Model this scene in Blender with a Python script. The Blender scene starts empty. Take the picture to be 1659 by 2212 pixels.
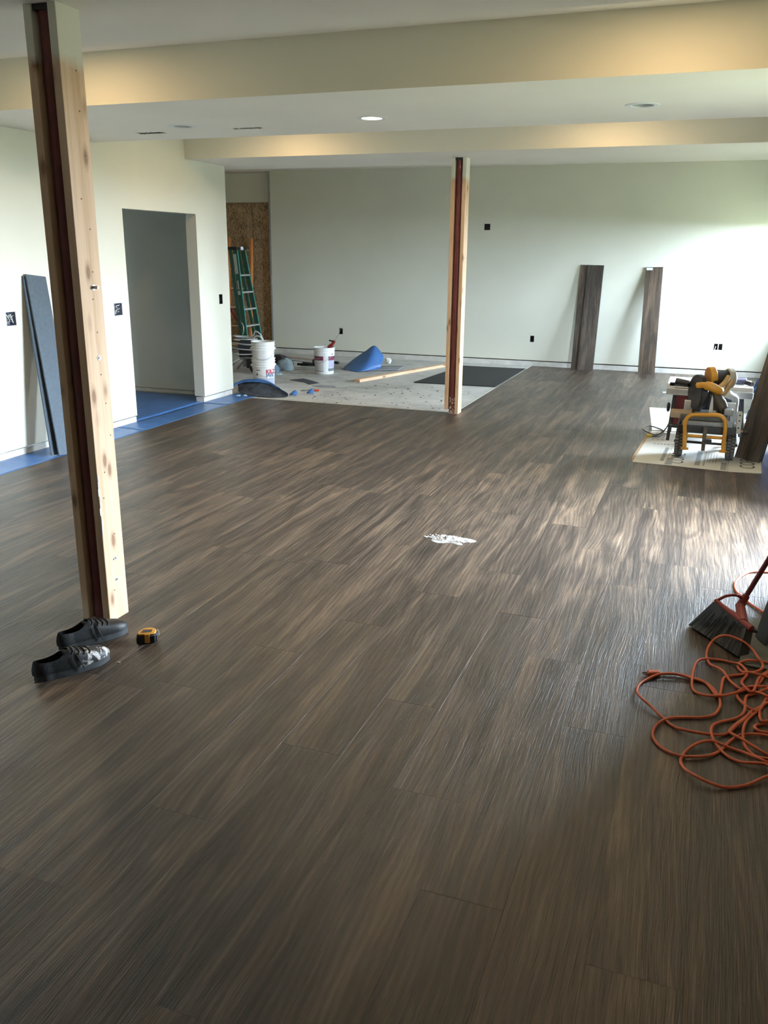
import bpy, bmesh, math, random
from mathutils import Vector, Matrix, noise as mnoise
random.seed(7)
scene = bpy.context.scene
COL = scene.collection

# ------------------------------------------------------------------ camera
cam_d = bpy.data.cameras.new('camera')
cam = bpy.data.objects.new('camera', cam_d); COL.objects.link(cam)
cam_d.sensor_fit = 'VERTICAL'; cam_d.sensor_height = 36.0
cam_d.lens = 36.0 * 1858.0 / 2212.0
cam_d.clip_start = 0.05; cam_d.clip_end = 200
_r = Vector((0.9385, 0.3450, 0.0098)); _w = Vector((-0.3275, 0.8991, -0.2904)).normalized()
_u = _r.cross(_w).normalized(); _r = _w.cross(_u).normalized()
cam.matrix_world = Matrix(((_r.x, _u.x, -_w.x, 0.0), (_r.y, _u.y, -_w.y, 0.0), (_r.z, _u.z, -_w.z, 1.67), (0, 0, 0, 1)))
scene.camera = cam

# ------------------------------------------------------------------ world / exposure
SKY = 124.0
world = bpy.data.worlds.new('overcast_sky'); scene.world = world; world.use_nodes = True
_bg = world.node_tree.nodes['Background']
_bg.inputs['Color'].default_value = (0.70, 0.85, 1.0, 1); _bg.inputs['Strength'].default_value = SKY
vs = scene.view_settings
vs.view_transform = 'Standard'; vs.look = 'None'; vs.gamma = 1.0; vs.use_curve_mapping = False
vs.exposure = 0.12
CAN_W = 13.0          # watts of a lit recessed light
scene.cycles.max_bounces = 10; scene.cycles.diffuse_bounces = 6; scene.cycles.glossy_bounces = 4
scene.cycles.transparent_max_bounces = 8
scene.cycles.sample_clamp_indirect = 6.0
scene.cycles.use_denoising = True

# main dimensions (metres, camera above the origin)
XL = -5.28; YB = 13.30; XR = 1.00; XN = 0.62; YN = 4.90
SOF = 2.565; CEI = 2.88; YBACK = -3.5; XA = -8.1
def portal(name, y0, y1, z0, z1, x):
    d = bpy.data.lights.new(name, 'AREA'); d.shape = 'RECTANGLE'
    d.size = z1 - z0; d.size_y = y1 - y0; d.cycles.is_portal = True
    o = bpy.data.objects.new(name, d); COL.objects.link(o)
    o.location = (x, (y0 + y1) / 2, (z0 + z1) / 2); o.rotation_euler = (0, math.radians(90), 0)
XD = 0.88             # the patio door stands nearer than the far windows
WIN = [(4.93, 6.20, 0.03, 2.16, XD), (8.50, 9.20, 0.08, 2.05, XR), (12.05, 13.10, 0.85, 2.10, XR)]
for nm_, (a, b, c, d, x) in zip(('window_right_near_offscreen', 'window_right_middle_offscreen', 'window_right_far_offscreen'), WIN): portal(nm_, a, b, c, d, x + 0.16)

# ------------------------------------------------------------------ materials
MATS = {}
def nt_new(name):
    m = bpy.data.materials.new(name); m.use_nodes = True
    nt = m.node_tree; p = nt.nodes['Principled BSDF']; return m, nt, p
def add(nt, t, **k):
    n = nt.nodes.new(t)
    for a, v in k.items():
        if hasattr(n, a): setattr(n, a, v)
        else: n.inputs[a].default_value = v
    return n
def noise(nt, vec, scale, detail=3.0, rough=0.5, dist=0.0):
    n = nt.nodes.new('ShaderNodeTexNoise'); n.inputs['Scale'].default_value = scale
    n.inputs['Detail'].default_value = detail; n.inputs['Roughness'].default_value = rough
    n.inputs['Distortion'].default_value = dist
    nt.links.new(vec, n.inputs['Vector']); return n.outputs['Fac']
def ramp(nt, fac, stops):
    n = nt.nodes.new('ShaderNodeValToRGB'); e = n.color_ramp.elements
    while len(e) < len(stops): e.new(0.5)
    for i, (p, c) in enumerate(stops):
        e[i].position = p; e[i].color = (c[0], c[1], c[2], 1) if len(c) == 3 else c
    nt.links.new(fac, n.inputs['Fac']); return n.outputs['Color']
def math_n(nt, op, a, b=None, clamp=False):
    n = nt.nodes.new('ShaderNodeMath'); n.operation = op; n.use_clamp = clamp
    for i, v in enumerate((a, b)):
        if v is None: continue
        if isinstance(v, (int, float)): n.inputs[i].default_value = v
        else: nt.links.new(v, n.inputs[i])
    return n.outputs[0]
def mix(nt, fac, a, b):
    n = nt.nodes.new('ShaderNodeMix'); n.data_type = 'RGBA'
    for s, v in ((0, fac), (6, a), (7, b)):
        if isinstance(v, (int, float)): n.inputs[s].default_value = v
        elif isinstance(v, tuple): n.inputs[s].default_value = (v[0], v[1], v[2], 1)
        else: nt.links.new(v, n.inputs[s])
    return n.outputs[2]
def scaled(nt, vec, s):
    n = nt.nodes.new('ShaderNodeVectorMath'); n.operation = 'MULTIPLY'; n.inputs[1].default_value = s
    nt.links.new(vec, n.inputs[0]); return n.outputs[0]
def coords(nt, rnd=True):
    tc = nt.nodes.new('ShaderNodeTexCoord'); v = tc.outputs['Object']
    if rnd:
        oi = nt.nodes.new('ShaderNodeObjectInfo')
        cx = nt.nodes.new('ShaderNodeCombineXYZ')
        nt.links.new(math_n(nt, 'MULTIPLY', oi.outputs['Random'], 37.0), cx.inputs[0])
        nt.links.new(math_n(nt, 'MULTIPLY', oi.outputs['Random'], 91.0), cx.inputs[1])
        nt.links.new(math_n(nt, 'MULTIPLY', oi.outputs['Random'], 13.0), cx.inputs[2])
        a = nt.nodes.new('ShaderNodeVectorMath'); a.operation = 'ADD'
        nt.links.new(v, a.inputs[0]); nt.links.new(cx.outputs[0], a.inputs[1])
        return a.outputs[0], oi.outputs['Random'], tc
    return v, None, tc
def bump(nt, p, h, strength=0.2, dist=0.002):
    b = nt.nodes.new('ShaderNodeBump'); b.inputs['Strength'].default_value = strength; b.inputs['Distance'].default_value = dist
    nt.links.new(h, b.inputs['Height']); nt.links.new(b.outputs['Normal'], p.inputs['Normal'])
def M(name, col, rough=0.6, metal=0.0, var=0.12, scale=9.0, bmp=0.0, bscale=60.0, spec=0.5, stretch=(1, 1, 1)):
    if name in MATS: return MATS[name]
    m, nt, p = nt_new(name)
    v, _, _ = coords(nt)
    v2 = scaled(nt, v, stretch)
    f = noise(nt, v2, scale, 4.0, 0.6)
    lo = tuple(max(0, c * (1 - var)) for c in col); hi = tuple(min(1, c * (1 + var)) for c in col)
    nt.links.new(ramp(nt, f, [(0.3, lo), (0.7, hi)]), p.inputs['Base Color'])
    p.inputs['Roughness'].default_value = rough; p.inputs['Metallic'].default_value = metal
    p.inputs['Specular IOR Level'].default_value = spec
    if bmp: bump(nt, p, noise(nt, v2, bscale, 3.0), bmp, 0.003)
    MATS[name] = m; return m

def mat_plank():
    m, nt, p = nt_new('vinyl_plank'); v, rnd, _ = coords(nt)
    wn = nt.nodes.new('ShaderNodeTexNoise'); wn.inputs['Scale'].default_value = 1.0; wn.inputs['Detail'].default_value = 2.0
    nt.links.new(scaled(nt, v, (3, 1.0, 1)), wn.inputs['Vector'])
    wa = nt.nodes.new('ShaderNodeVectorMath'); wa.operation = 'MULTIPLY_ADD'; wa.inputs[1].default_value = (0.07, 0.0, 0.0)
    nt.links.new(wn.outputs['Color'], wa.inputs[0]); nt.links.new(v, wa.inputs[2]); v = wa.outputs[0]
    n1 = noise(nt, scaled(nt, v, (15, 0.75, 1)), 1.0, 4, 0.5, 1.0)
    n2 = noise(nt, scaled(nt, v, (60, 2.2, 1)), 1.0, 4, 0.6, 1.2)
    n3 = noise(nt, scaled(nt, v, (260, 7, 1)), 1.0, 3, 0.6, 0.5)
    n4 = noise(nt, scaled(nt, v, (6, 1.1, 1)), 1.0, 4, 0.55, 2.2)
    w = nt.nodes.new('ShaderNodeTexWave'); w.wave_type = 'RINGS'; w.rings_direction = 'Z'
    w.inputs['Scale'].default_value = 1.6; w.inputs['Distortion'].default_value = 7.0; w.inputs['Detail'].default_value = 3.0
    w.inputs['Detail Scale'].default_value = 0.9
    nt.links.new(scaled(nt, v, (9, 1.4, 1)), w.inputs['Vector'])
    s = math_n(nt, 'MULTIPLY', n1, 0.42)
    s = math_n(nt, 'ADD', s, math_n(nt, 'MULTIPLY', n2, 0.14))
    s = math_n(nt, 'ADD', s, math_n(nt, 'MULTIPLY', n3, 0.08))
    s = math_n(nt, 'ADD', s, math_n(nt, 'MULTIPLY', n4, 0.30))
    s = math_n(nt, 'ADD', s, math_n(nt, 'MULTIPLY', w.outputs['Fac'], 0.06))
    s = math_n(nt, 'ADD', s, math_n(nt, 'MULTIPLY', math_n(nt, 'SUBTRACT', rnd, 0.5), 0.06))
    c = ramp(nt, s, [(0.37, (0.016, 0.0110, 0.0084)), (0.455, (0.034, 0.0232, 0.0168)), (0.53, (0.068, 0.047, 0.0325)), (0.64, (0.150, 0.102, 0.067))])
    nt.links.new(c, p.inputs['Base Color'])
    nt.links.new(math_n(nt, 'ADD', math_n(nt, 'MULTIPLY', n2, 0.25), 0.30), p.inputs['Roughness'])
    p.inputs['Specular IOR Level'].default_value = 0.55
    h = math_n(nt, 'ADD', math_n(nt, 'MULTIPLY', n3, 0.6), math_n(nt, 'MULTIPLY', n2, 0.7))
    bump(nt, p, h, 1.0, 0.0028)
    return m
PLANK = mat_plank()

def mat_stud():
    m, nt, p = nt_new('pine_lumber'); v, rnd, tc = coords(nt)
    n1 = noise(nt, scaled(nt, v, (26, 26, 1.0)), 1.0, 4, 0.55, 0.7)
    n2 = noise(nt, scaled(nt, v, (110, 110, 3.0)), 1.0, 3, 0.5)
    s = math_n(nt, 'ADD', math_n(nt, 'MULTIPLY', n1, 0.65), math_n(nt, 'MULTIPLY', n2, 0.35))
    c = ramp(nt, s, [(0.30, (0.52, 0.32, 0.185)), (0.5, (0.66, 0.45, 0.295)), (0.72, (0.75, 0.56, 0.40))])
    vo = nt.nodes.new('ShaderNodeTexVoronoi'); vo.inputs['Scale'].default_value = 1.0
    nt.links.new(scaled(nt, v, (11, 11, 4.6)), vo.inputs['Vector'])
    k = ramp(nt, vo.outputs['Distance'], [(0.10, (1, 1, 1)), (0.17, (0.4, 0.4, 0.4)), (0.30, (0, 0, 0))])
    c = mix(nt, math_n(nt, 'MULTIPLY', k, 0.85), c, (0.22, 0.11, 0.055))
    nt.links.new(c, p.inputs['Base Color']); p.inputs['Roughness'].default_value = 0.65
    p.inputs['Specular IOR Level'].default_value = 0.3
    bump(nt, p, n2, 0.15, 0.002); return m
STUD = mat_stud()
def mat_stud_painted():
    # the top of the post boards carries ceiling paint
    m = STUD.copy(); m.name = 'pine_lumber_painted_top'; nt = m.node_tree; p = nt.nodes['Principled BSDF']
    src = p.inputs['Base Color'].links[0].from_socket
    tc = nt.nodes.new('ShaderNodeTexCoord'); sp = nt.nodes.new('ShaderNodeSeparateXYZ'); nt.links.new(tc.outputs['Object'], sp.inputs[0])
    z = math_n(nt, 'ADD', sp.outputs[2], math_n(nt, 'MULTIPLY', noise(nt, tc.outputs['Object'], 9.0, 2), 0.10))
    f = ramp(nt, z, [(0.0, (0, 0, 0)), (1.0, (1, 1, 1))])
    f = math_n(nt, 'MULTIPLY', math_n(nt, 'SUBTRACT', z, 2.40), 22.0, True)
    nt.links.new(mix(nt, f, src, (0.74, 0.71, 0.60)), p.inputs['Base Color']); return m
STUDP = mat_stud_painted()

def mat_wall(name, col, var=0.03):
    m, nt, p = nt_new(name); v, _, _ = coords(nt, False)
    f = noise(nt, v, 1.3, 3)
    nt.links.new(ramp(nt, f, [(0.3, tuple(c * (1 - var) for c in col)), (0.7, tuple(c * (1 + var) for c in col))]), p.inputs['Base Color'])
    p.inputs['Roughness'].default_value = 0.75; p.inputs['Specular IOR Level'].default_value = 0.25
    bump(nt, p, noise(nt, v, 180.0, 3), 0.12, 0.002); return m
WALL = mat_wall('wall_paint', (0.69, 0.685, 0.59))
CEIL = mat_wall('ceiling_paint', (0.86, 0.82, 0.76))
FACE = WALL
def mat_concrete():
    m, nt, p = nt_new('concrete_slab'); v, _, _ = coords(nt, False)
    a = noise(nt, v, 0.9, 5, 0.6); b = noise(nt, v, 6.0, 4, 0.65); c3 = noise(nt, v, 45.0, 3)
    s = math_n(nt, 'ADD', math_n(nt, 'ADD', math_n(nt, 'MULTIPLY', a, 0.5), math_n(nt, 'MULTIPLY', b, 0.35)), math_n(nt, 'MULTIPLY', c3, 0.15))
    c = ramp(nt, s, [(0.34, (0.27, 0.265, 0.25)), (0.5, (0.47, 0.465, 0.44)), (0.66, (0.60, 0.60, 0.575))])
    nt.links.new(c, p.inputs['Base Color']); p.inputs['Roughness'].default_value = 0.7
    bump(nt, p, c3, 0.2, 0.002); return m
CONC = mat_concrete()
def mat_osb():
    m, nt, p = nt_new('osb_sheathing'); v, _, _ = coords(nt)
    vo = nt.nodes.new('ShaderNodeTexVoronoi'); vo.inputs['Scale'].default_value = 1.0
    nt.links.new(scaled(nt, v, (70, 70, 34)), vo.inputs['Vector'])
    f = noise(nt, v, 5.0, 3)
    sp = nt.nodes.new('ShaderNodeSeparateColor'); nt.links.new(vo.outputs['Color'], sp.inputs[0])
    s = math_n(nt, 'ADD', math_n(nt, 'MULTIPLY', sp.outputs[0], 0.6), math_n(nt, 'MULTIPLY', f, 0.4))
    nt.links.new(ramp(nt, s, [(0.2, (0.17, 0.11, 0.055)), (0.5, (0.33, 0.22, 0.12)), (0.8, (0.46, 0.33, 0.19))]), p.inputs['Base Color'])
    p.inputs['Roughness'].default_value = 0.8; return m
OSB = mat_osb()
def mat_shoe(name, paint):
    m, nt, p = nt_new(name); v, _, _ = coords(nt)
    f = noise(nt, v, 26.0, 5, 0.65, 0.8); g = noise(nt, v, 90.0, 3)
    base = ramp(nt, g, [(0.35, (0.008, 0.0085, 0.009)), (0.7, (0.022, 0.024, 0.025))])
    if paint:
        k = ramp(nt, f, [(0.50, (0, 0, 0)), (0.56, (1, 1, 1))])
        sp = nt.nodes.new('ShaderNodeSeparateXYZ'); tc = nt.nodes.new('ShaderNodeTexCoord'); nt.links.new(tc.outputs['Object'], sp.inputs[0])
        k = math_n(nt, 'MULTIPLY', k, math_n(nt, 'MULTIPLY', math_n(nt, 'ADD', sp.outputs[1], 0.01), 14.0, True))
        base = mix(nt, math_n(nt, 'MULTIPLY', k, paint), base, (0.62, 0.59, 0.56))
    nt.links.new(base, p.inputs['Base Color']); p.inputs['Roughness'].default_value = 0.5; p.inputs['Specular IOR Level'].default_value = 0.35
    bump(nt, p, f, 0.3, 0.004); return m
def mat_glass():
    m, nt, p = nt_new('window_glass'); nt.nodes.remove(p)
    t = nt.nodes.new('ShaderNodeBsdfTransparent'); g = nt.nodes.new('ShaderNodeBsdfGlossy'); g.inputs['Roughness'].default_value = 0.02
    mx = nt.nodes.new('ShaderNodeMixShader'); mx.inputs[0].default_value = 0.04; nt.links.new(t.outputs[0], mx.inputs[1]); nt.links.new(g.outputs[0], mx.inputs[2])
    nt.links.new(mx.outputs[0], nt.nodes['Material Output'].inputs['Surface']); return m
GLASS = mat_glass()
def mat_emit(name, col, s):
    m, nt, p = nt_new(name); p.inputs['Base Color'].default_value = (0.9, 0.9, 0.88, 1)
    p.inputs['Emission Color'].default_value = (*col, 1); p.inputs['Emission Strength'].default_value = s; return m
LENS_ON = mat_emit('lit_lens', (1.0, 0.80, 0.52), 9.0)
RED_STEEL = M('red_oxide_steel', (0.12, 0.022, 0.018), 0.55, 0.0, 0.25, 14, 0.1)
BLUE = M('blue_foam_film', (0.045, 0.135, 0.36), 0.38, 0, 0.18, 5, 0.25, 14)
SLATE = M('slate_foam_backing', (0.062, 0.084, 0.108), 0.7, 0, 0.12, 30)
DKFOAM = M('dark_backing_foam', (0.045, 0.055, 0.065), 0.8, 0, 0.3, 12)
BLACKMAT = M('black_foam_mat', (0.010, 0.011, 0.012), 0.75, 0, 0.35, 20, 0.2, 90)
WHITEPL = M('white_plastic', (0.74, 0.76, 0.76), 0.42, 0, 0.05, 6)
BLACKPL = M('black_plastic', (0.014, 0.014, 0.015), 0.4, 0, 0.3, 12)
BLACKRUB = M('black_rubber', (0.017, 0.018, 0.02), 0.7, 0, 0.3, 40, 0.2, 120)
YELLOW = M('yellow_powder_coat', (0.40, 0.175, 0.010), 0.4, 0, 0.1, 9)
GREYMET = M('grey_metal', (0.30, 0.31, 0.32), 0.38, 0.8, 0.15, 14)
ALU = M('bright_aluminium', (0.66, 0.67, 0.68), 0.34, 0.75, 0.08, 12)
WIRE = M('galvanized_wire', (0.45, 0.46, 0.47), 0.35, 0.85, 0.1, 20)
RED = M('red_plastic', (0.22, 0.016, 0.014), 0.45, 0, 0.15, 10)
ORANGE = M('orange_cord_jacket', (0.52, 0.105, 0.045), 0.5, 0, 0.18, 25)
GREEN = M('green_fibreglass', (0.012, 0.085, 0.062), 0.42, 0, 0.15, 10)
GREENE = M('green_rail_edge', (0.035, 0.20, 0.155), 0.45, 0, 0.12, 10)
CARD = M('white_printed_card', (0.56, 0.555, 0.515), 0.62, 0, 0.07, 5)
KRAFT = M('brown_cardboard', (0.36, 0.25, 0.15), 0.8, 0, 0.1, 20)
INK = M('black_print', (0.02, 0.02, 0.022), 0.6, 0, 0.2, 30)
GREYINK = M('grey_print', (0.24, 0.245, 0.245), 0.6, 0, 0.15, 30)

# ------------------------------------------------------------------ mesh helpers
WM = {}
def wmat(o):
    if o is None: return Matrix.Identity(4)
    return WM[o.name]
def tag(o, label=None, cat=None, group=None, kind=None):
    if label: o['label'] = label
    if cat: o['category'] = cat
    if group: o['group'] = group
    if kind: o['kind'] = kind
    return o
def thing(name, label, cat, loc=(0, 0, 0), rz=0.0, group=None):
    o = bpy.data.objects.new(name, None); COL.objects.link(o); o.empty_display_size = 0.1
    o.location = loc; o.rotation_euler = (0, 0, rz)
    WM[o.name] = Matrix.Translation(loc) @ Matrix.Rotation(rz, 4, 'Z')
    return tag(o, label, cat, group)
class MB:
    def __init__(s): s.v = []; s.f = []
    def addv(s, pts): n = len(s.v); s.v += [Vector(p) for p in pts]; return n
    def box(s, x0, x1, y0, y1, z0, z1, m=None):
        p = [(x0, y0, z0), (x1, y0, z0), (x1, y1, z0), (x0, y1, z0), (x0, y0, z1), (x1, y0, z1), (x1, y1, z1), (x0, y1, z1)]
        if m is not None: p = [m @ Vector(q) for q in p]
        n = s.addv(p)
        for f in ((3, 2, 1, 0), (4, 5, 6, 7), (0, 1, 5, 4), (1, 2, 6, 5), (2, 3, 7, 6), (3, 0, 4, 7)): s.f.append([n + i for i in f])
        return s
    def obox(s, c, size, m=None):
        c = Vector(c); a, b, d = size[0] / 2, size[1] / 2, size[2] / 2
        mm = Matrix.Translation(c) @ (m.to_4x4() if m is not None else Matrix.Identity(4))
        return s.box(-a, a, -b, b, -d, d, mm)
    def beam(s, p0, p1, w, h, up=(0, 0, 1)):
        # rectangular bar from p0 to p1, w across, h along "up"
        p0 = Vector(p0); p1 = Vector(p1); d = (p1 - p0).normalized(); u = Vector(up)
        x = d.cross(u)
        if x.length < 1e-4: x = d.cross(Vector((1, 0, 0)))
        x.normalize(); u = x.cross(d).normalized()
        q = []
        for P in (p0, p1):
            for a, b in ((-1, -1), (1, -1), (1, 1), (-1, 1)): q.append(P + x * a * w / 2 + u * b * h / 2)
        n = s.addv(q)
        for f in ((3, 2, 1, 0), (4, 5, 6, 7), (0, 1, 5, 4), (1, 2, 6, 5), (2, 3, 7, 6), (3, 0, 4, 7)): s.f.append([n + i for i in f])
        return s
    def cyl(s, p0, p1, r0, r1=None, n=16, caps=True):
        r1 = r0 if r1 is None else r1
        p0 = Vector(p0); p1 = Vector(p1); d = (p1 - p0).normalized()
        a = d.orthogonal().normalized(); b = d.cross(a)
        st = s.addv([P + (a * math.cos(2 * math.pi * i / n) + b * math.sin(2 * math.pi * i / n)) * rr for P, rr in ((p0, r0), (p1, r1)) for i in range(n)])
        for i in range(n):
            j = (i + 1) % n; s.f.append([st + i, st + j, st + n + j, st + n + i])
        if caps: s.f.append([st + i for i in reversed(range(n))]); s.f.append([st + n + i for i in range(n)])
        return s
    def tube(s, pts, r, n=8, closed=False, caps=True):
        pts = [Vector(p) for p in pts]; k = len(pts)
        prev = None; st = len(s.v)
        for i, P in enumerate(pts):
            if closed: d = pts[(i + 1) % k] - pts[i - 1]
            else: d = pts[min(i + 1, k - 1)] - pts[max(i - 1, 0)]
            d.normalize()
            if prev is None: a = d.orthogonal().normalized()
            else: a = (prev - d * prev.dot(d)); a = a.normalized() if a.length > 1e-6 else d.orthogonal().normalized()
            prev = a; b = d.cross(a)
            rr = r[i] if isinstance(r, (list, tuple)) else r
            s.addv([P + (a * math.cos(2 * math.pi * j / n) + b * math.sin(2 * math.pi * j / n)) * rr for j in range(n)])
        for i in range(k if closed else k - 1):
            i2 = (i + 1) % k
            for j in range(n):
                j2 = (j + 1) % n; s.f.append([st + i * n + j, st + i * n + j2, st + i2 * n + j2, st + i2 * n + j])
        if caps and not closed:
            s.f.append([st + j for j in reversed(range(n))]); s.f.append([st + (k - 1) * n + j for j in range(n)])
        return s
    def lathe(s, prof, c=(0, 0, 0), n=32, m=None, a0=0.0, a1=2 * math.pi):
        c = Vector(c); full = abs(a1 - a0 - 2 * math.pi) < 1e-6; st = len(s.v); cnt = n if full else n + 1
        for i in range(cnt):
            a = a0 + (a1 - a0) * i / n
            for (r, z) in prof:
                q = Vector((r * math.cos(a), r * math.sin(a), z))
                s.v.append((m @ q if m is not None else q) + c)
        k = len(prof)
        for i in range(n):
            i2 = (i + 1) % cnt
            for j in range(k - 1): s.f.append([st + i * k + j, st + i2 * k + j, st + i2 * k + j + 1, st + i * k + j + 1])
        return s
    def prism(s, poly, z0, z1, m=None):
        n = len(poly); p = [(x, y, z0) for x, y in poly] + [(x, y, z1) for x, y in poly]
        if m is not None: p = [m @ Vector(q) for q in p]
        st = s.addv(p)
        s.f.append([st + i for i in reversed(range(n))]); s.f.append([st + n + i for i in range(n)])
        for i in range(n): j = (i + 1) % n; s.f.append([st + i, st + j, st + n + j, st + n + i])
        return s
    def grid(s, fn, nu, nv):
        st = len(s.v)
        for i in range(nu + 1):
            for j in range(nv + 1): s.v.append(Vector(fn(i / nu, j / nv)))
        for i in range(nu):
            for j in range(nv):
                a = st + i * (nv + 1) + j; s.f.append([a, a + nv + 1, a + nv + 2, a + 1])
        return s
    def ball(s, c, r, nu=14, nv=10, m=None):
        c = Vector(c); r = (r, r, r) if isinstance(r, (int, float)) else r
        def fn(u, v):
            a = 2 * math.pi * u; b = math.pi * (v - 0.5)
            q = Vector((r[0] * math.cos(b) * math.cos(a), r[1] * math.cos(b) * math.sin(a), r[2] * math.sin(b)))
            return (m @ q if m is not None else q) + c
        return s.grid(fn, nu, nv)
    def ragged(s, amp, f=14.0):
        for q in s.v:
            q += Vector((mnoise.noise(q * f), mnoise.noise(q * f + Vector((7, 1, 3))), 0.6 * mnoise.noise(q * f * 0.7 + Vector((1, 9, 2))))) * amp
            q.z = max(q.z, ZC + 0.0025)
        return s
    def build(s, name, mat, parent=None, smooth=0, bevel=0.0, solid=0.0, loc=None):
        inv = wmat(parent).inverted() if parent is not None else None
        me = bpy.data.meshes.new(name)
        vv = [inv @ q for q in s.v] if inv is not None else s.v
        if loc is not None: L = Vector(loc); vv = [q - L for q in vv]
        me.from_pydata([tuple(q) for q in vv], [], s.f); me.update()
        bm = bmesh.new(); bm.from_mesh(me); bmesh.ops.remove_doubles(bm, verts=bm.verts, dist=1e-6)
        bmesh.ops.recalc_face_normals(bm, faces=bm.faces); bm.to_mesh(me); bm.free()
        if smooth:
            me.shade_smooth(); me.set_sharp_from_angle(angle=math.radians(smooth))
        me.materials.append(mat)
        o = bpy.data.objects.new(name, me); COL.objects.link(o)
        if parent is not None: o.parent = parent; WM[o.name] = wmat(parent)
        elif loc is not None: o.location = loc; WM[o.name] = Matrix.Translation(loc)
        else: WM[o.name] = Matrix.Identity(4)
        if solid:
            md = o.modifiers.new('thickness', 'SOLIDIFY'); md.thickness = solid; md.offset = 0
        if bevel:
            md = o.modifiers.new('edges', 'BEVEL'); md.width = bevel; md.segments = 2; md.limit_method = 'ANGLE'; md.angle_limit = math.radians(40)
        return o
def copy_tree(o, parent=None):
    c = o.copy(); COL.objects.link(c); c.parent = parent
    for ch in list(o.children): copy_tree(ch, c)
    WM[c.name] = c.matrix_local.copy()
    return c
def catmull(pts, sub=6, closed=False):
    P = [Vector(p) for p in pts]; n = len(P); out = []
    rng = range(n if closed else n - 1)
    for i in rng:
        p0 = P[(i - 1) % n] if closed or i > 0 else P[0]; p1 = P[i]; p2 = P[(i + 1) % n]
        p3 = P[(i + 2) % n] if closed or i + 2 < n else P[-1]
        for k in range(sub):
            t = k / sub
            out.append(0.5 * ((2 * p1) + (p2 - p0) * t + (2 * p0 - 5 * p1 + 4 * p2 - p3) * t * t + (3 * p1 - p0 - 3 * p2 + p3) * t ** 3))
    if not closed: out.append(P[-1].copy())
    return out
def text_mb(body, size, bold=0.0):
    c = bpy.data.curves.new('lettering', 'FONT'); c.body = body; c.size = size; c.offset = bold; c.resolution_u = 3
    o = bpy.data.objects.new('lettering', c); COL.objects.link(o)
    dg = bpy.context.evaluated_depsgraph_get(); dg.update()
    me = bpy.data.meshes.new_from_object(o.evaluated_get(dg))
    v = [q.co.copy() for q in me.vertices]; f = [list(p.vertices) for p in me.polygons]
    bpy.data.objects.remove(o); bpy.data.curves.remove(c); bpy.data.meshes.remove(me)
    return v, f
def R(ax, deg): return Matrix.Rotation(math.radians(deg), 4, ax)
def rounded_rect(w, d, r, n=5):
    out = []
    for cx, cy, a in ((w / 2 - r, d / 2 - r, 0), (-w / 2 + r, d / 2 - r, 90), (-w / 2 + r, -d / 2 + r, 180), (w / 2 - r, -d / 2 + r, 270)):
        for i in range(n + 1):
            t = math.radians(a + 90 * i / n); out.append((cx + r * math.cos(t), cy + r * math.sin(t)))
    return out
def panel(axis, p0, p1, u0, u1, v0, v1, holes=()):
    """slab between p0 and p1 on the given axis with rectangular holes in (u, v)"""
    mb = MB(); us = sorted({u0, u1, *[h[0] for h in holes], *[h[1] for h in holes]}); vs_ = sorted({v0, v1, *[h[2] for h in holes], *[h[3] for h in holes]})
    us = [u for u in us if u0 <= u <= u1]; vs_ = [q for q in vs_ if v0 <= q <= v1]
    for i in range(len(us) - 1):
        for j in range(len(vs_) - 1):
            cu = (us[i] + us[i + 1]) / 2; cv = (vs_[j] + vs_[j + 1]) / 2
            if any(h[0] < cu < h[1] and h[2] < cv < h[3] for h in holes): continue
            a, b, c, d = us[i], us[i + 1], vs_[j], vs_[j + 1]
            if axis == 'x': mb.box(p0, p1, a, b, c, d)
            elif axis == 'y': mb.box(a, b, p0, p1, c, d)
            else: mb.box(a, b, c, d, p0, p1)
    return mb
def struct(name, mb, mat, parent=None, **k):
    o = mb.build(name, mat, parent, **k)
    if parent is None: o['kind'] = 'structure'
    return o
# ================================================================== THE ROOM
ZC = -0.008                                   # top of the bare concrete; the planks' top is z = 0
floor = struct('floor', MB().box(XA - 0.2, 1.16, YBACK - 0.2, YB + 0.4, -0.25, ZC), CONC)
lawn = struct('lawn_outside', MB().box(1.18, 45, -30, 45, -0.5, -0.2), M('lawn_grass', (0.14, 0.14, 0.075), 0.9, 0, 0.3, 3))

DB = 0.06                                     # bottom edge of the drywall
LBOX = [(5.583, 5.690, 1.060, 1.170), (6.965, 7.090, 1.055, 1.170), (8.890, 8.965, 1.065, 1.175)]
wl = struct('wall_left', panel('x', XL - 0.13, XL, YBACK, 9.13, DB, CEI, [(7.20, 8.48, DB, 2.03)] + LBOX), WALL)
struct('baseboard_left', panel('x', XL - 0.115, XL - 0.012, YBACK, 9.12, ZC, DB - 0.012, [(7.20, 8.48, ZC, DB)]), M('sill_plate_white', (0.62, 0.61, 0.57), 0.8, 0, 0.15, 6))
BBOX = [(-3.285, -3.195, 1.985, 2.075), (-2.497, -2.437, 0.360, 0.455), (0.140, 0.193, 0.365, 0.452), (0.203, 0.255, 0.365, 0.452), (-5.66, -5.600, 0.350, 0.447)]
struct('wall_back', panel('y', YB, YB + 0.013, -6.87, XR + 0.15, 0.085, CEI, BBOX), WALL)
struct('wall_back_frame', panel('y', YB + 0.10, YB + 0.2, -6.87, XR + 0.15, ZC, CEI), M('framing_lumber', (0.42, 0.31, 0.20), 0.8))
struct('baseboard_back', MB().box(-6.87, XR, YB + 0.004, YB + 0.1, ZC, 0.068), M('sill_plate_white', (0.62, 0.61, 0.57)))
struct('trim_1', MB().box(-6.90, -6.87, YB - 0.004, YB + 0.12, ZC, CEI), M('steel_corner_bead', (0.30, 0.31, 0.31), 0.6, 0, 0.1))
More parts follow.
